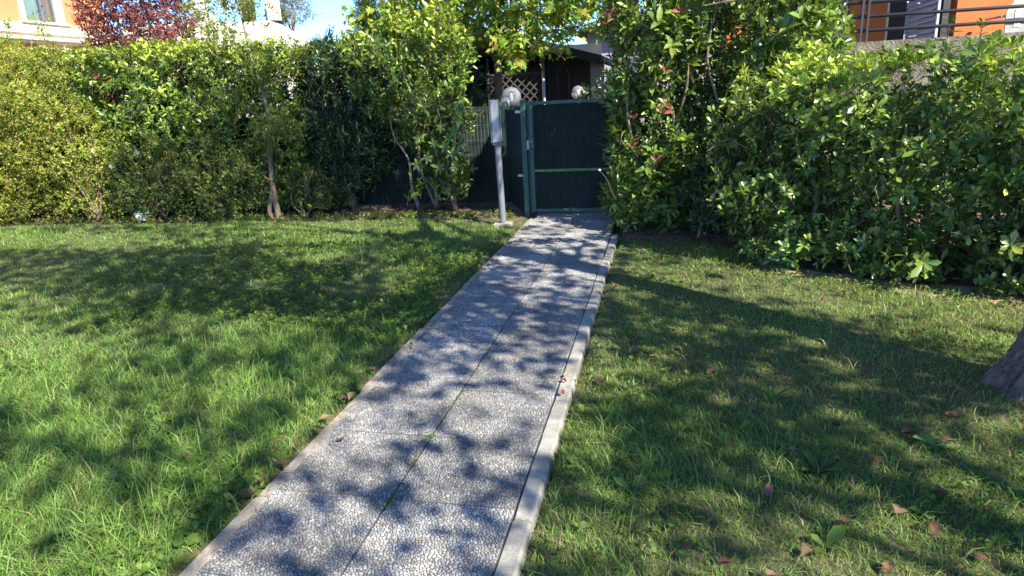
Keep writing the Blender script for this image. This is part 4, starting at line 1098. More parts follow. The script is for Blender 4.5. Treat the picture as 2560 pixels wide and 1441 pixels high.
# young maple just behind the gate
f = lumpy(union(ell((-2.2, 10.2, 3.25), (1.15, .9, 1.0)), ell((-1.35, 10.0, 2.75), (.78, .7, .66)), ell((-3.1, 10.2, 3.0), (.9, .8, .8)), ell((-3.7, 10.2, 2.65), (.8, .7, .5)), ell((-2.75, 9.95, 2.35), (.45, .4, .30)), ell((-2.0, 9.9, 2.05), (.42, .35, .30))), .25, 1.9, 71)
t, P = broad('maple_tree', 'young yellow-green maple with slim trunk rising behind the gate', (-2.33, 10.2, 0), [(-2.33, 10.2, -.1), (-2.36, 10.2, .8), (-2.40, 10.2, 1.5), (-2.38, 10.2, 2.2), (-2.34, 10.2, 3.0), (-2.3, 10.2, 4.1)],
    [((-2.38, 10.2, 2.0), (-1.3, 9.9, 2.9)), ((-2.38, 10.2, 2.2), (-3.6, 10.2, 2.9)), ((-2.36, 10.2, 2.6), (-1.5, 10.3, 3.5)), ((-2.34, 10.2, 2.9), (-3.1, 10.0, 3.6)), ((-2.38, 10.2, 1.9), (-2.7, 9.8, 2.4))],
    f, (-5, 8.9, 1.6), (-.3, 11.4, 4.5), 2100, 5, T_MAPLE, .098, MAPLE, 'bark_maple', .35, .6, r0=.085, r1=.035)
for a_, b_ in (((-2.40, 10.15, 2.02), (-2.9, 9.7, 2.1)),): pass

# purple-leaved shrub before the left house
f = lumpy(union(ell((-9.75, 12.0, 3.1), (.85, .75, 1.7)), ell((-10.45, 12.0, 3.3), (.65, .7, 1.4)), ell((-9.2, 12.0, 3.3), (.55, .65, 1.3))), .16, 1.8, 73)
root, P, A, d = shrub('purple_plum', 'dense purple-red leaved shrub before the left house', 'shrub', (-9.9, 12.0, 0), f, (-11.6, 11, 1.4), (-8.2, 13, 5.0), 2600, 9, T_simple(.6, .5, .12, -.1), .062, RED, 'leaf_soft', 1.1, 1.3, .35, .35, .4, None,
    [(-10.4, 12, 3.0), (-10, 12, 3.4), (-9.6, 12, 3.2), (-9.2, 12, 3.0)], (.035, .012), 'bark', zlow=1.5, patch=(1.5, .5))

# grey-green olive on the terrace end
f = lumpy(ell((-8.62, 15.6, 3.8), (.50, .5, .72)), .2, 2.0, 75)
broad('olive_tree', 'small grey-green olive at the end of the white terrace', (-8.6, 15.6, 0), [(-8.6, 15.6, -.05), (-8.6, 15.6, 2.2), (-8.6, 15.6, 3.6)], [((-8.6, 15.6, 3.0), (-8.9, 15.5, 3.9)), ((-8.6, 15.6, 3.1), (-8.3, 15.6, 3.9))], f, (-9.3, 14.9, 2.9), (-7.9, 16.3, 4.7), 520, 8, T_NARROW, .075, OLIVE, 'bark', .3, .5, r0=.05, r1=.02)
f = lumpy(ell((-8.95, 15.5, 3.5), (.22, .2, .22)), .06, 3, 77)
shrub('terrace_shrub', 'small yellow-green potted shrub under the olive', 'shrub', (-8.95, 15.5, 3.2), f, (-9.3, 15.2, 3.2), (-8.6, 15.8, 3.85), 160, 7, T_SMALL, .07, [(.20, .24, .03), (.15, .2, .03)], 'leaf_soft', zlow=3.2, stem_tops=[(-8.92, 15.5, 3.6)], stem_r=(.01, .004))
# garden plants behind the gate by the shed
f = lumpy(ell((-.95, 11.4, .9), (.40, .5, .75)), .12, 3, 79)
shrub('garden_shrub', 'dark garden shrub beside the small globe lamp', 'shrub', (-.95, 11.4, 0), f, (-1.5, 10.8, 0), (-.4, 12, 1.9), 380, 7, T_PHOT, .08, GREEN_DARK, stem_tops=[(-1.0, 11.4, 1.1), (-.8, 11.4, 1.0)], stem_r=(.014, .005))
f = lumpy(ell((-3.35, 11.0, 1.1), (.75, .6, 1.0)), .12, 3, 80)
shrub('garden_shrub', 'dark garden shrub left of the maple trunk behind the fence', 'shrub', (-3.3, 11.0, 0), f, (-4.3, 10.2, 0), (-2.5, 11.8, 2.3), 700, 7, T_PHOT, .085, GREEN_DARK, stem_tops=[(-3.3, 11.0, 1.4), (-3.6, 11.0, 1.2)], stem_r=(.016, .006))

# ---------------- shade trees: the leaning one in the frame and its neighbours outside it
SHADE_GROUND = """
+++++++++++++++++++++++++++++++++++++++++++++++++++++++++++++++++++++++++++++++++++++++++++++++++++++++++
+++++++++++++++++++++++++++++++++++++++++++++++++++++++++++++++++++++++++++++++++++++++++++++++++++++++++
+++++++++++++++++++++++++++++++++++++++++++++++++++++++++++++++++++++++++++++++++++++++++++++++++++++++++
+++++++++++++++++++++++++++++++++++++++++++++++++++++++++++++++++++++++++++++++++++++++++++++++++++++++++
+++++++++++++++++++++++++++++++++++++++++++++++++++++++++++++++++++++++++++++++++++++++++++++++++++++++++
+++++++++++++++++++++++++++++++++++++++++++++++++++++++++++++++++++++++++++++++++++++++++++++++++++++++++
+++++++++++++++++++++++++++++++++++++++++++++++++++++++++++++++++++++++++++++++++++++++++++++++++++++++++
+++++++++++++++++++++++++++++++++++++++++++++++++++++++++++++++...+++++++++++++++++++++++++++++++++++++++
++++++++++++++++++++++++++++++++++++++++++++++++++++++++++++++........+##++++++++++++++++++++++++++++++++
++++++++++++++++++++++++++++++++++++++++++++++++++++++++++++.........+##-.-#+##++++++++++++++++++++++++++
+++++++++++++++++++++++++++++++++++++++++++++++++++++++++++.......-..+#-.-+#+##.-.#-.++++++++++++++++++++
++++++++++++++++++++++++++++++++++++++++++++++++++++++++++.....-+..+####..+#+##.-.#-.-..--+++++++++++++++
+++++++++++++++++++++++++++++++++++++++++++++++++++++++++++.-.++#####-.--+.+.##.#..-.....-+++++++++++++++
+++++++++++++++++++++++++++++++++++++++++++++++++++++++#############--+.#+-+-+--+..#--...--++++++++++++++
++++++++++++++++++++++++++++++++++++++++++++++++++++++########+-++---++##+-+-##++-..#--....++++++++++++++
+++++++++++++++++++++++++++++++++++++++++++++++++++++#######-+--+#---++.++#.#.+####--+-+-.--+++++++++++++
++++++++++++++++++++++++++++++++++++++++++++++++++++#####..-##++##-...+-.+..#-#######+##-...+++++++++++++
+++++++++++++++++++++++++++++++++++++++++++++++++++#####--####++#.---.--++-...#####+####+-...++++++++++++
+++++++++++++++++++++++++++++++++++++++++++++++++----------##--###-++--++-.-..+##########-.--++++++++++++
+++++++++++++++++++++++++++++++++++++++++++++++++++++------++------+---+..+-.--####+#####-...++++++++++++
+++++++++++++++++++++++++++++++++++++++++++++++++++++++#####------++###+-..-.--####+++#+##+...+++++++++++
++++++++++++++++++++++++++++++++++++++++++++++++++....+####----+###--#---.--..++#####+#+####..+++++++++++
+++++++++++++++++++++++++++++++++++++++++++++++++....++#####++#####-##-+++--.-+++####+#######+.++++++++++
+++++++++++++++++++++++++++++++++++++++++++-------..--######+####-..++-##+.-.-++++###+##++###++++++++++++
++++++++++++++++++++++++++++++++++++++++++-------..--########+##++..+--#++...-++-+###+###+##+###+++++++++
+++++++++++++++++++++++++++++++++++++++++###################++##+####+++##-++-++-+######-####+-#+++++++++
++++++++++++++++++++++++++++++++++++++++###########++++--------++###++++#--++-++--#####--####+---++++++++
++++++++++++++++++++++++++++++++++++++------#######++++--------+++--####+--+--++---####-###+-....++++++++
+++++++++++++++++++++++++++++++++++++------#########++....----++++--###++--+--++######--###+--....+++++++
++++++++++++++++++++++++++++++++++++------#########++.....----++#++--###+-++--+#######---#+##+....+++++++
+++++++++++++++++++++++++++++++++++++++++##-######++.....----++##++--####-####+----++#---#++#+.....++++++
++++++++++++++++++++++++++++++++++++++++##---###############-++##++--###--####+----+++#--++++......++++++
++++++++++++++++++++++++++++++++++++++###---##################++########--++##+----+++##-+++++......+++++
+++++++++++++++++++++++++++++++++++++###---###################++########--++++#++##--+++-...++......+++++
++++++++++++++++++++++++++++++++++++#########################++#########--+++##++##--+++--...........++++
+++++++++++++++++++++++++++++++++++############################--++##++--++++##++##--+++--...........++++
++++++++++++++++++++++++++++++++++#############################--++##++--++--++..++----.....-.........+++
++++++++++++++++++++++++++#####++#############################--+++##++--++--++..++----.....--........+++
+++++++++++++++++++++++++#####################+++###++########--++###++--++--++..++----.....--.........++
++++++++++++++++++++++++######################++###+++#######-----#####++--++--....--..-.....-.........++
+++++++++++++++++++++++######################+++###++########-----####+++--++--....--..--...............+
+++++++++++++++++++++#######################+++###+++#######-----#####++---++--....--..--...............+
++++++++++++++++++++########################++###+++########-----#####++---++--....--..--................
+++++++++++++++++++##############################++------###+++++++---++++---##----.....--...............
++++++++++++++++++##############################+++------##++++++++---++++---##----......................
++++++++++++++++###############################+++------###++++++++--+++++---##----......................
+++++++++++++++################################+++------##+++++++++--+++++---##-----.....................
++++++++++++++################################+++------###++++++++---+++++--###-----.....................
+++++++++++++------------.......----+++++++++----......---+++++++++++-----++---++#######.................
++++++++++++------------.......----++++++++++---......---+++++++++++------++---++#######.................
++++++++++-------------.......----++++++++++---.......---+++++++++++------++---++########................
+++++++++-------------........---+++++++++++---......---++++++++++++------++---++########................
++++++++-------------........---+++++++++++---.......---++++++++++++-----+++---++########................
+++++++-------------........----++++++++++----......----++++++++++++-----+++---++########................
+++++--------------........----+++++++++++---.......---++++++++++++---+++################----------------
++++--------------........----+++++++++++----..........---...------++++++################----------------
+++----------+++++++++++++++++++++++++++----..........----...------++++++################----------------
++----------++++++++++++++++++++++++++++---...........---...-------++++++################----------------
+----------++++++++++++++++++++++++++++----..........----...-------++++++#################---------------
----------+++++++++++++++++++++++++++++---...........---....------+++++++#################---------------
---------+++++++++++++++++++++++++++++----...........---...-------++++++##################---------......
--------+++++++++++++++++++++++++++++----...........----...-------++++++##########.......................
------+++++++++++++++++++++++++++++++----...........---....------####+++###+++...........................
"""
SHADE_HEDGE = """
++++++--+++++++++--#######++#######+##+
++++++--+++++++++--#######++--#####+--+
------+++++##++++#########++--#####+--+
-------++++##++++###########--###++----
-------++####++++###########--###++-...
-------++++++++++##########+--###++-...
-------+++++++++++#########+--++###....
--------------..++#########++-++.......
+-------------..........+++++..........
+......................................
"""
_G = SHADE_GROUND.split(); _H = SHADE_HEDGE.split()
GA = np.array([[ord(c) for c in l] for l in _G]); HA = np.array([[ord(c) for c in l] for l in _H])
WT = {ord('.'): 0.0, ord('-'): .28, ord('+'): .62, ord('#'): 1.0}
_WA = np.zeros(256); _WA[[ord(c) for c in '.-+#']] = [0.001, .050, .150, .42]
_wt = lambda q: _WA[q]
def leaf_chance(P):
    """where the sun passes the leaf and meets the lawn: thick foliage over the shaded patches, openings over the bright ones"""
    k = P[:, 2] / SUN[2]; G = P - SUN * k[:, None]
    gi = np.round((G[:, 1] - .5) / .125).astype(int); gj = np.round((G[:, 0] + 10) / .125).astype(int)
    ok = (gi >= 0) & (gi < GA.shape[0]) & (gj >= 0) & (gj < GA.shape[1])
    w = np.full(len(P), .07)
    w[ok] = _wt(GA[gi[ok], gj[ok]])
    beyond = G[:, 1] > 8.3
    kh = (P[:, 1] - 8.3) / SUN[1]; Hh = P - SUN * kh[:, None]
    hi = np.round((Hh[:, 2] - .1) / .25).astype(int); hj = np.round((Hh[:, 0] + 10) / .25).astype(int)
    okh = beyond & (hi >= 0) & (hi < HA.shape[0]) & (hj >= 0) & (hj < HA.shape[1])
    w[beyond] = .02
    w[okh] = _wt(HA[hi[okh], hj[okh]])
    # openings towards the side hedges, which stand in the sun
    kp = (P[:, 1] - 7.0) / SUN[1]; Q = P - SUN * kp[:, None]
    w[(Q[:, 0] > -.75) & (Q[:, 0] < 1.6) & (Q[:, 2] > .2) & (Q[:, 2] < 2.8)] *= .12
    nn = np.array([.515, .857, 0]); q0 = np.array([.9, 5.9, 0])
    kp = ((P - q0) @ nn) / (SUN @ nn); Q = P - SUN * kp[:, None]
    w[(Q[:, 0] > .5) & (Q[:, 0] < 3.8) & (Q[:, 2] > .1) & (Q[:, 2] < 1.9)] *= .12
    return w
def big_tree(label, base, trunk, crowns, lo, hi, n, seed, r0, r1, limbs, own_trunk=None):
    t = empty('shade_tree', base); tag(t, label, 'tree', 'tall trees shading the lawn')
    if own_trunk is not None: own_trunk(t)
    else:
        pts = smooth_path(trunk, 8); MB().tube(pts, np.linspace(r0, r1, len(pts)), 14).build('trunk', 'bark_big', t)
    for a_, b_ in limbs:
        a_ = np.array(a_, float); b_ = np.array(b_, float)
        pp = smooth_path([a_, a_ + (b_ - a_) * .5 + (0, 0, .25), b_], 5)
        MB().tube(pp, np.linspace(r1 * .8, .012, len(pp)), 7).build('limb', 'bark_big', t)
    f = lumpy(union(*[ell(c, r) for c, r in crowns]), .35, .8, seed)
    P, O, d = sample(f, lo, hi, n, 3.0, 1.0)
    el = (P[:, 2] - CAM_POS[2]) / np.hypot(P[:, 0], P[:, 1])
    w = leaf_chance(P)
    kk = (RNG.random(len(P)) < w) & (P[:, 2] > 2.6) & ~((P[:, 1] > 1) & (el < .42))
    P = P[kk]
    A = unit(RNG.normal(0, 1, P.shape) + np.array([0, 0, .3]))
    bg = Bag(); bg.add(sprigs(P, A, 3, T_simple(.76, .5, .08, -.1), .120, SHADE, 1.2, 3.0, .4)); bg.build('crown', 'leaf_soft', t, 'stuff')
    return t
def hanging_branch(t):
    # thin bough drooping into the top of the picture in front of the photinia
    pts = smooth_path([(2.34, 3.36, 3.3), (1.9, 4.2, 2.9), (1.35, 5.0, 2.28), (1.02, 5.2, 2.14), (.72, 5.2, 2.07), (.40, 5.2, 2.03), (.10, 5.2, 2.00)], 6)
    MB().tube(pts, np.linspace(.028, .004, len(pts)), 6).build('limb', 'bark_big', t)
    i = RNG.integers(len(pts) // 2 - 4, len(pts), 26); P = pts[i] + RNG.normal(0, .05, (26, 3)) + np.array([0, 0, .03])
    bg = Bag(); bg.add(sprigs(P, unit(RNG.normal(0, .8, P.shape)), 5, T_oval(.55, .5, .06, -.2), .085, SHADE, 1.15, .9, .3, droop=.25)); bg.build('crown', 'leaf_soft', t, 'stuff')
def leaning_trunk(t):
    hanging_branch(t)
    # furrowed leaning trunk with flared foot
    K, N_ = 90, 220
    ctr = smooth_path([(1.745, 3.40, -.10), (1.765, 3.40, .05), (1.845, 3.40, .30), (1.96, 3.40, .70), (2.12, 3.40, 1.3), (2.3, 3.38, 2.2), (2.35, 3.35, 3.4), (2.3, 3.3, 5.5)], 30)
    zz = ctr[:, 2]; rad = np.interp(zz, [-.1, 0, .08, .2, .45, 1, 3, 5.5], [.22, .19, .178, .165, .155, .148, .13, .07])
    V = []
    for i, c in enumerate(ctr):
        a = np.arange(N_) * 2 * math.pi / N_
        flare = 1 + .16 * np.sin(a * 5 + .7) * np.clip(1 - zz[i] / .22, 0, 1)
        q = np.stack([np.cos(a) * 1.6, np.sin(a) * 1.6, np.full(N_, zz[i] * 5.5)], -1)
        q2 = np.stack([np.cos(a) * 5, np.sin(a) * 5, np.full(N_, zz[i] * 22)], -1)
        g_ = np.abs(np.sin(11 * a + 5.0 * (noise3(q, 1.0, 5) - .5)))          # long wavering furrows between corky ridges
        brk = np.clip((noise3(q2, 1.0, 6) - .30) * 4, 0, 1)                    # ridges broken into plates
        rr = rad[i] * flare + .030 * (np.clip(g_ * 1.7, 0, 1) * (.45 + .55 * brk) - .6) + .006 * (noise3(q2, 3.0, 7) - .5)
        V.append(np.stack([c[0] + rr * np.cos(a), c[1] + rr * np.sin(a), np.full(N_, c[2])], -1))
    k = len(ctr); V = np.concatenate(V)
    ii = np.arange(k - 1)[:, None] * N_; jj = np.arange(N_)[None]
    F = np.stack([ii + jj, ii + (jj + 1) % N_, ii + N_ + (jj + 1) % N_, ii + N_ + jj], -1).reshape(-1, 4)
    np_obj('trunk', V, F, M['bark_big'], t, smooth=True)
big_tree('tall tree whose thick leaning furrowed trunk stands at the right edge of the lawn', (1.75, 3.4, 0), None, [((2.4, 3.2, 6.0), (3.6, 3.4, 2.6)), ((.6, 3.6, 6.6), (2.8, 2.6, 1.9)), ((3.5, 2.0, 5.2), (2.6, 2.2, 2.0)), ((1.5, 5.6, 6.4), (2.4, 2.0, 1.6)), ((-.1, .9, 7.2), (2.4, 2.3, 1.7))],
    (-3.2, -2, 2.6), (6.5, 8.2, 9.4), 30000, 91, .2, .09, [((2.34, 3.36, 3.2), (.2, 3.8, 6.2)), ((2.34, 3.36, 3.3), (4.4, 2.4, 5.6)), ((2.33, 3.34, 4.0), (1.6, 5.6, 6.4)), ((2.33, 3.34, 4.2), (3.2, 1.2, 6.2)), ((2.3, 3.3, 5.0), (1.2, 2.2, 7.4)), ((2.3, 3.3, 5.2), (3.6, 4.2, 7.6)), ((2.31, 3.32, 4.6), (.1, 1.1, 7.0))], leaning_trunk)
big_tree('tall tree beyond the right edge of the picture shading the near lawn', (6.0, -1.6, 0), [(6.0, -1.6, -.1), (5.95, -1.6, 1.5), (5.9, -1.5, 3.0), (5.9, -1.4, 6.0)], [((5.8, -1.5, 5.6), (3.4, 3.0, 2.6)), ((4.2, -.6, 4.8), (2.2, 2.2, 1.8))],
    (2, -5, 2.4), (9.5, 1.8, 8.6), 13000, 93, .2, .08, [((5.9, -1.5, 3.0), (4.2, -.8, 4.8)), ((5.9, -1.5, 3.2), (7.4, -2.2, 5.4)), ((5.9, -1.45, 4.2), (5.2, -3.0, 6.0)), ((5.9, -1.4, 4.6), (6.2, .4, 6.4))])

# ================================================================== lawn, weeds, fallen leaves
def in_lawn(X, Y):
    left = (X < XC - .495 - .085 * noise3(np.stack([X * 0, Y], -1), 4.5, 71)) & (Y < 8.15 + .10 * (noise3(np.stack([X, 0 * X], -1), 2.2, 11) - .5) * 2)
    right = (X > XC + .535 + .06 * noise3(np.stack([X * 0, Y], -1), 4.5, 72)) & (on_right_bed(X, Y) < -.10)
    tr = np.hypot(X - 1.75, Y - 3.4) > .21
    return (left | right) & tr
def density(X, Y):
    d = np.hypot(X, Y)
    rho = np.minimum(13000, 37000 / np.maximum(d, .5) ** 1.15)
    v = np.stack([X, Y, 0 * X], -1) - CAM_POS
    z = v @ CAM_F; x = v @ CAM_R / np.maximum(z, .1); y = v @ CAM_U / np.maximum(z, .1)
    vis = (z > .5) & (np.abs(x) < .90) & (y > -.56)
    rho = np.where(vis, rho, rho * .10)
    patch = noise3(np.stack([X, Y], -1), 1.6, 51)
    side = np.where(X > XC, .92, 1.0)                       # thinner, drier turf right of the path
    return rho * side * np.clip(.55 + .9 * patch, .3, 1.25)
bx0, bx1, by0, by1 = -11.5, 4.2, .6, 8.35
NC = int(13000 * (bx1 - bx0) * (by1 - by0))
X = bx0 + RNG.random(NC) * (bx1 - bx0); Y = by0 + RNG.random(NC) * (by1 - by0)
k = RNG.random(NC) * 13000 < np.minimum(13000, 37000 / np.maximum(np.hypot(X, Y), .5) ** 1.15)
X, Y = X[k], Y[k]
w = density(X, Y) / np.minimum(13000, 37000 / np.maximum(np.hypot(X, Y), .5) ** 1.15)
k = (RNG.random(len(X)) < w) & in_lawn(X, Y)
X, Y = X[k], Y[k]; n = len(X)
Z = ground_z(X, Y) - .004
q = np.stack([X, Y], -1)
tall = np.clip((noise3(q, 1.1, 52) - .35) * 1.6, 0, 1) * np.where(X < XC, 1.0, .75)
fore = np.clip((2.9 - np.hypot(X + 2.4, Y - 1.9)) / 1.5, 0, 1)          # rough uncut tufts near the left corner
H = (.022 + .021 * tall + .036 * fore) * np.exp(RNG.normal(0, .40, n))
stray = RNG.random(n) < .02; H[stray] *= 1.9
edge = np.clip((np.abs(X - XC) - .6) / .15, .55, 1); H *= edge
D_ = np.hypot(X, Y)
W = (.0022 + .00048 * D_) * np.exp(RNG.normal(0, .25, n))
a = RNG.random(n) * 6.283; ld = np.stack([np.cos(a), np.sin(a)], -1)
ld = unit(ld + .5 * (np.stack([noise3(q, 2.3, 53), noise3(q, 2.3, 54)], -1) - .5) * 2)
lean = np.abs(RNG.normal(.85, .5, n)) * H
fa = RNG.random(n) * 6.283
sd = np.stack([np.cos(fa), np.sin(fa), np.zeros(n)], -1)
B = np.stack([X, Y, Z], -1)
mid = B + np.concatenate([ld * (lean * .35)[:, None], (H * .60)[:, None]], 1)
tip = B + np.concatenate([ld * (lean * 1.15)[:, None], (H * (1 - .25 * np.clip(lean / H, 0, 1.5)))[:, None]], 1)
V = np.stack([B - sd * W[:, None] / 2, B + sd * W[:, None] / 2, mid - sd * W[:, None] * .42, mid + sd * W[:, None] * .42, tip], 1)
F = (np.array([(0, 1, 3), (0, 3, 2), (2, 3, 4)])[None] + (np.arange(n) * 5)[:, None, None]).reshape(-1, 3)
hue = noise3(q, .9, 55)[:, None]
C = palette(n, [(.138, .268, .053), (.175, .303, .064), (.102, .220, .048), (.228, .335, .083), (.205, .275, .083)], [3, 3, 2, 2, 1], .20)
C = C * (1 - .25 * (hue - .5)) * np.where(X > XC, 1.0, 1.0)[:, None]
dryp = .04 + .12 * np.clip((noise3(q, 1.3, 56) - .5) * 3, 0, 1) * (X > XC) + .35 * np.clip(1 - np.abs(on_right_bed(X, Y)) / .5, 0, 1) * (X > .7) + .05 * (X > XC)
dry = RNG.random(n) < dryp
C[dry] = palette(dry.sum(), [(.34, .29, .14), (.27, .24, .11), (.40, .36, .20)], None, .15)
H_ = H
for nm, msk in (('lawn_grass', X < XC), ('lawn_grass', X > XC)):
    id_ = np.where(msk)[0]; m5 = (id_[:, None] * 5 + np.arange(5)).ravel()
    Fm = (np.array([(0, 1, 3), (0, 3, 2), (2, 3, 4)])[None] + (np.arange(len(id_)) * 5)[:, None, None]).reshape(-1, 3)
    o = np_obj(nm, V.reshape(-1, 3)[m5], Fm, M['grass'], None, np.repeat(C[id_], 5, 0))
    tag(o, 'green lawn with rough tufts left of the path' if nm and id_[0] >= 0 and msk[X.argmin()] else 'drier patchy lawn right of the path', 'grass', None, 'stuff')
print('grass blades', n)

# clover and small weeds among the grass
def clover(nm, N, xr, yr, cond, label, size):
    x = xr[0] + RNG.random(N) * (xr[1] - xr[0]); y = yr[0] + RNG.random(N) * (yr[1] - yr[0])
    pt = noise3(np.stack([x, y], -1), 2.0, 61)
    k = in_lawn(x, y) & cond(x, y, pt)
    x, y = x[k], y[k]; z = ground_z(x, y) + .018 + .028 * RNG.random(len(x))
    P = np.stack([x, y, z], -1)
    bg = Bag()
    bg.add(sprigs(P, unit(np.stack([RNG.normal(0, .3, len(x)), RNG.normal(0, .3, len(x)), np.ones(len(x))], -1)), 4, T_simple(.80, .62, .08, -.08), size, [(.10, .185, .03), (.13, .215, .035), (.08, .15, .028)], 1.35, .15, .35, None, .3))
    tag(bg.build(nm, 'leaf_soft', None, 'stuff'), label, 'clover')
clover('clover', 15000, (-6, -1.5), (1.2, 7.9), lambda x, y, p: (p > .52) & (RNG.random(len(x)) < np.clip(1.3 - np.hypot(x + 1.6, y - 3.5) / 4.5, .05, 1)), 'low clover and weeds among the grass left of the path', .030)
clover('clover', 3500, (-.42, 3.4), (1.2, 7.0), lambda x, y, p: (p > .55) | (on_right_bed(x, y) > -.3), 'low clover and weeds among the grass right of the path', .024)

# moss and tiny weeds in the joints between slabs
js = []
for yy in np.arange(1.2, 8.0, .02):
    if noise3(np.array([0.0, yy]), 3.1, 62) > .58: js.append((XC + RNG.normal(0, .003), yy))
js = np.array(js); P = np.concatenate([js, np.full((len(js), 1), .006)], 1)
bg = Bag(); bg.add(sprigs(P, np.repeat(np.array([[0, 0, 1.0]]), len(P), 0), 5, T_SMALL, .011, [(.10, .16, .03), (.16, .19, .04)], 1.1, .3))
for yy, s in ((2.10, .020), (2.66, .015), (2.40, .013), (3.12, .013), (2.62, .018)):
    pp = np.array([[XC, yy, .006]]) + RNG.normal(0, .012, (8, 3)) * (1, 1.6, 0)
    bg.add(sprigs(pp, np.repeat(np.array([[0, 0, 1.0]]), 8, 0), 6, T_NARROW, s, [(.14, .22, .035), (.11, .18, .03)], .8, .3))
tag(bg.build('joint_moss', 'leaf_soft', None, 'stuff'), 'tiny weeds and moss growing in the joint between the slabs', 'moss')

# broad-leaved weeds standing in the lawn
def weed(x, y, nl, size, label, group, cols, flat=.5, T=T_oval(.36, .6, .06, -.15)):
    z = float(ground_z(np.array(x), np.array(y)))
    o = empty('broadleaf_weed', (x, y, z)); tag(o, label, 'weed', group)
    az = np.arange(nl) * 6.283 / nl + RNG.random() * 6 + RNG.normal(0, .2, nl); el = RNG.normal(flat, .15, nl)
    D = np.stack([np.cos(az) * np.cos(el), np.sin(az) * np.cos(el), np.sin(el)], -1)
    Nn = np.stack([-np.cos(az) * np.sin(el), -np.sin(az) * np.sin(el), np.cos(el)], -1)
    single_leaves(o, 'leaf', T, np.repeat(np.array([[x, y, z + .006]]), nl, 0), D, Nn, size * np.exp(RNG.normal(0, .2, nl)), cols, 'leaf_soft')
WG = [(.12, .20, .035), (.15, .23, .045), (.10, .17, .03)]
weed(.62, 2.58, 11, .105, 'large dark plantain rosette in the lawn below the leaning trunk', None, [(.06, .12, .03), (.08, .15, .035)], .45)
weed(1.13, 2.86, 6, .09, 'pale broad-leaved weed with brown leaves beside it right of the plantain', None, [(.20, .30, .10), (.17, .26, .08)], .35, T_oval(.5, .6, .06, -.1))
weed(.53, 3.22, 4, .13, 'upright long-leaved weed in the shaded lawn left of the trunk', None, [(.06, .13, .03), (.08, .16, .04)], .9, T_oval(.22, .5, .05, -.15))
weed(-2.02, 3.65, 3, .10, 'single pale oval-leaved weed in the lawn beside the path', None, WG, .7)
weed(-3.05, 3.25, 3, .11, 'pale two-leaved weed in the middle of the left lawn', None, WG, .6)
for x, y in ((-2.55, 2.35), (-2.35, 2.42), (-2.75, 2.3), (-2.1, 2.3), (-1.95, 2.8), (-2.0, 2.62), (-2.35, 2.9), (-2.2, 1.75), (-2.45, 1.7), (-2.0, 3.2), (-2.6, 2.75), (-1.9, 2.35)):
    weed(x, y, 5, .075, 'small round-leaved weed ' + ('at the bottom left edge of the lawn' if y < 2 else 'close to the left kerb' if x > -2.05 else 'in the near left lawn away from the kerb'), 'small weeds in the left lawn', WG, .5, T_oval(.6, .7, .06, -.1))
for x, y in ((.15, 2.9), (.25, 2.75), (-.1, 2.35), (.02, 2.15), (.35, 2.9), (.1, 3.05), (.95, 2.35), (-.33, 2.5), (-.36, 3.0), (1.2, 2.2), (.55, 2.1)):
    weed(x, y, 4, .065, 'small oval-leaved weed ' + ('hugging the right kerb' if x < -.05 else 'among fallen leaves at the bottom of the right lawn' if y < 2.4 else 'in the shade left of the plantain'), 'small weeds in the right lawn', WG, .6, T_oval(.5, .6, .06, -.1))

# fallen leaves: each one curled, lying on the grass or the path
def where_at(x, y):
    if x > .95 and y > 2.75 and y < 3.6: return 'near the foot of the leaning trunk'
    if y > 4.2: return 'on the sunny grass before the side hedge'
    if x < -.1: return 'beside the right kerb'
    if math.hypot(x - .62, y - 2.58) < .28: return 'by the dark plantain rosette'
    if y > 3.1: return 'on the shaded grass left of the trunk'
    if y < 2.12 and x < .5: return 'at the bottom edge of the right lawn'
    if x > .8: return 'in the near right corner of the lawn'
    return 'in the middle of the near right lawn'
def fallen(x, y, s, label, group, cols, lift):
    ci = int(RNG.integers(len(cols))); cols = [cols[ci]]; lum = sum(cols[0])
    if label is None: label = ('large' if s > .052 else 'small') + (' dark brown' if lum < .25 else ' rusty brown' if lum < .37 else ' tan') + ' fallen leaf ' + where_at(x, y)
    z = float(ground_z(np.array(x), np.array(y))) if abs(x - XC) > .6 else .012
    n1, n2 = 5, 4; V = []
    c1, c2 = RNG.normal(1.6, .7), RNG.normal(.5, .8)
    for i in range(n1):
        t = i / (n1 - 1)
        wd = RNG.uniform(.27, .40) * math.sin(math.pi * min(.97, max(.05, t))) ** .8
        for j in range(n2):
            u = (j / (n2 - 1) - .5) * 2 * wd
            V.append((u * s, (t - .5) * s, s * (c1 * u * u * 1.4 + c2 * (t - .5) ** 2 + c2 * u * (t - .5) + RNG.normal(0, .035))))
    F = [(i * n2 + j, i * n2 + j + 1, (i + 1) * n2 + j + 1, (i + 1) * n2 + j) for i in range(n1 - 1) for j in range(n2 - 1)]
    V += [(0, -.5 * s, .0), (.004, -.5 * s, 0), (.02 * s, -.78 * s, .06 * s)]; F3 = (len(V) - 3, len(V) - 2, len(V) - 1, len(V) - 1)
    c = palette(1, cols, None, .2)
    o = np_obj('fallen_leaf', np.array(V), np.array(F), M['leaf_dry'], None, np.repeat(c, len(V), 0), smooth=True)
    o.matrix_basis = Matrix.Translation((x, y, z + lift)) @ Matrix.Rotation(RNG.random() * 6.28, 4, 'Z') @ Matrix.Rotation(RNG.normal(0, .35), 4, 'X')
    tag(o, label, 'leaf', group)
BR = [(.15, .08, .048), (.19, .105, .06), (.11, .058, .04), (.22, .14, .085)]
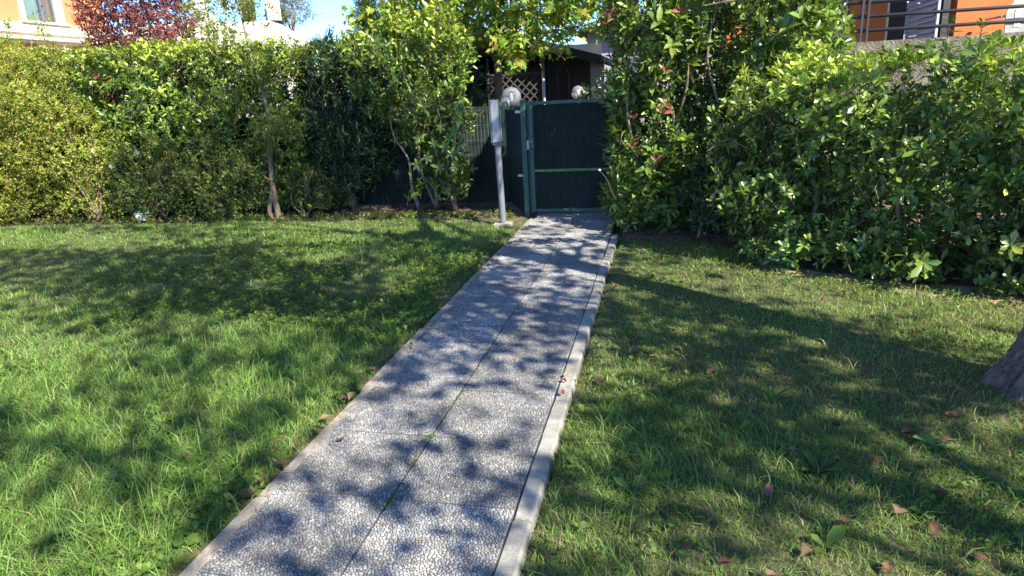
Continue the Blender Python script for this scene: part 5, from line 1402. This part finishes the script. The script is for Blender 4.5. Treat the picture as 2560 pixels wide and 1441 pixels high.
RGT = [(-.28, 1.95), (.12, 2.02), (.26, 1.97), (.33, 1.93), (.45, 1.78), (.30, 1.72), (-.15, 1.72), (.62, 2.22), (.85, 2.30), (.92, 2.22), (1.0, 2.42), (.72, 2.62), (.80, 2.66), (.88, 2.70), (.75, 2.95), (1.05, 2.90), (1.12, 2.95), (1.2, 2.85), (.55, 2.75), (.35, 3.0), (.02, 3.25), (-.18, 3.75), (-.05, 3.72), (.12, 3.85), (.1, 3.6), (-.15, 3.95), (.3, 3.5), (-.25, 4.3), (.35, 4.6), (.1, 4.75), (.6, 4.9), (1.1, 4.9), (1.4, 4.6), (.5, 2.05), (.75, 2.0), (1.05, 2.1), (.9, 1.85), (.6, 1.75), (1.0, 1.75), (-.3, 2.25), (.05, 1.8), (.42, 2.4), (.2, 2.45), (1.3, 3.1), (1.38, 3.3), (-.30, 3.3), (-.32, 5.2), (-.2, 5.9), (.15, 6.2)]
for x, y in RGT: fallen(x + RNG.normal(0, .02), y + RNG.normal(0, .02), RNG.uniform(.036, .066), None, 'fallen leaves on the right lawn', BR, .028)
LFT = [(-2.05, 2.28), (-3.6, 4.0), (-3.1, 5.2), (-2.9, 6.5), (-3.8, 6.9), (-2.25, 5.4), (-2.15, 4.9), (-4.8, 4.6), (-2.6, 4.85), (-3.3, 6.7), (-5.6, 5.2), (-2.5, 5.9)]
for x, y in LFT: fallen(x, y, RNG.uniform(.035, .055), ('pinkish' if x < -3 else 'brown') + ' fallen leaf on the grass left of the path, ' + ('far back near the hedge' if y > 6 else 'half way along the path' if x > -3 else 'out in the open lawn'), 'fallen leaves on the left lawn', [(.32, .17, .12), (.26, .12, .08)], .030)
EDG = [(-1.585, 2.62), (-1.60, 2.72), (-1.60, 2.92), (-1.585, 2.98), (-1.60, 2.45), (-1.59, 2.3), (-1.6, 2.15), (-1.60, 3.3), (-1.59, 3.5), (-1.62, 4.3), (-1.6, 2.05)]
for x, y in EDG: fallen(x, y, RNG.uniform(.035, .065), 'rusty brown leaf caught along the left kerb, ' + ('nearest stretch' if y < 2.4 else 'second and third slab rows' if y < 3.1 else 'further up the path'), 'fallen leaves along the left kerb', BR, .012)
for x, y, c in ((-.50, 3.28, (.26, .08, .05)), (-.485, 3.12, (.26, .08, .05)), (-.76, 5.15, (.30, .06, .06)), (-1.42, 2.52, (.16, .09, .06)), (-.50, 3.35, (.40, .2, .08))):
    fallen(x, y, .034, ('tiny red leaf on the far half of the path' if y > 5 else 'small brown leaf on the near pebble slabs' if x < -1 else 'small reddish leaf at the right kerb joint'), 'fallen leaves on the path', [c], .012)

# litter under the hedges
P = np.concatenate([np.stack([-11 + 9.3 * RNG.random(1500), 8.15 + .95 * RNG.random(1500) ** 1.3, np.zeros(1500)], -1), np.stack([-.35 + 3.6 * RNG.random(1300), 4.5 + 3 * RNG.random(1300), np.zeros(1300)], -1)])
bd = on_right_bed(P[:, 0], P[:, 1]); P = P[(P[:, 0] < -1.7) | ((bd > -.08) & (bd < .9))]
P[:, 2] = ground_z(P[:, 0], P[:, 1]) + .028
az = RNG.random(len(P)) * 6.28
bg = Bag(); bg.add(place(T_simple(.5, .5, .14, .1), P, np.stack([np.cos(az), np.sin(az), RNG.normal(0, .2, len(P))], -1), np.array([[0, 0, 1.0]]) + RNG.normal(0, .3, P.shape), .055 * np.exp(RNG.normal(0, .3, len(P))), palette(len(P), BR + [(.34, .26, .15), (.12, .13, .05)], None, .2)))
tag(bg.build('leaf_litter', 'leaf_dry', None, 'stuff'), 'dry leaf litter on the soil under the hedges', 'leaves')
# low green weeds along the bed edges
x = -10 + 8.2 * RNG.random(520); y = 8.08 + .35 * RNG.random(520)
P = np.stack([x, y, ground_z(x, y) + .05], -1)
bg = Bag(); bg.add(sprigs(P, unit(RNG.normal(0, .4, P.shape) + np.array([0, -.2, 1])), 7, T_SMALL, .045, ROSE_GREEN, 1.1, .8)); tag(bg.build('edge_weeds', 'leaf_soft', None, 'stuff'), 'leafy weeds along the foot of the back hedge', 'weeds')

# white rubble stone under the hedge and low stone edging on the right
def stone(name, c, r, label, seed, mat):
    u, v = np.meshgrid(np.linspace(0, 2 * math.pi, 18, endpoint=False), np.linspace(-1.45, 1.45, 9))
    Dd = np.stack([np.cos(u) * np.cos(v), np.sin(u) * np.cos(v), np.sin(v)], -1).reshape(-1, 3)
    Dd = np.sign(Dd) * np.abs(Dd) ** .45
    V = np.array(c) + Dd * np.array(r) * (.65 + .7 * noise3(Dd, 1.3, seed))[:, None]
    i = np.arange(8)[:, None] * 18; j = np.arange(18)[None]
    F = np.stack([i + j, i + (j + 1) % 18, i + 18 + (j + 1) % 18, i + 18 + j], -1).reshape(-1, 4)
    tag(np_obj(name, V, F, M[mat], None, smooth=False), label, 'stone')
stone('rubble_stone', (-7.28, 8.22, .06), (.085, .06, .06), 'white broken block lying under the rose bush', 3, 'stone_white')

print('triangles', sum(len(me.loops) - 2 * len(me.polygons) for me in bpy.data.meshes))
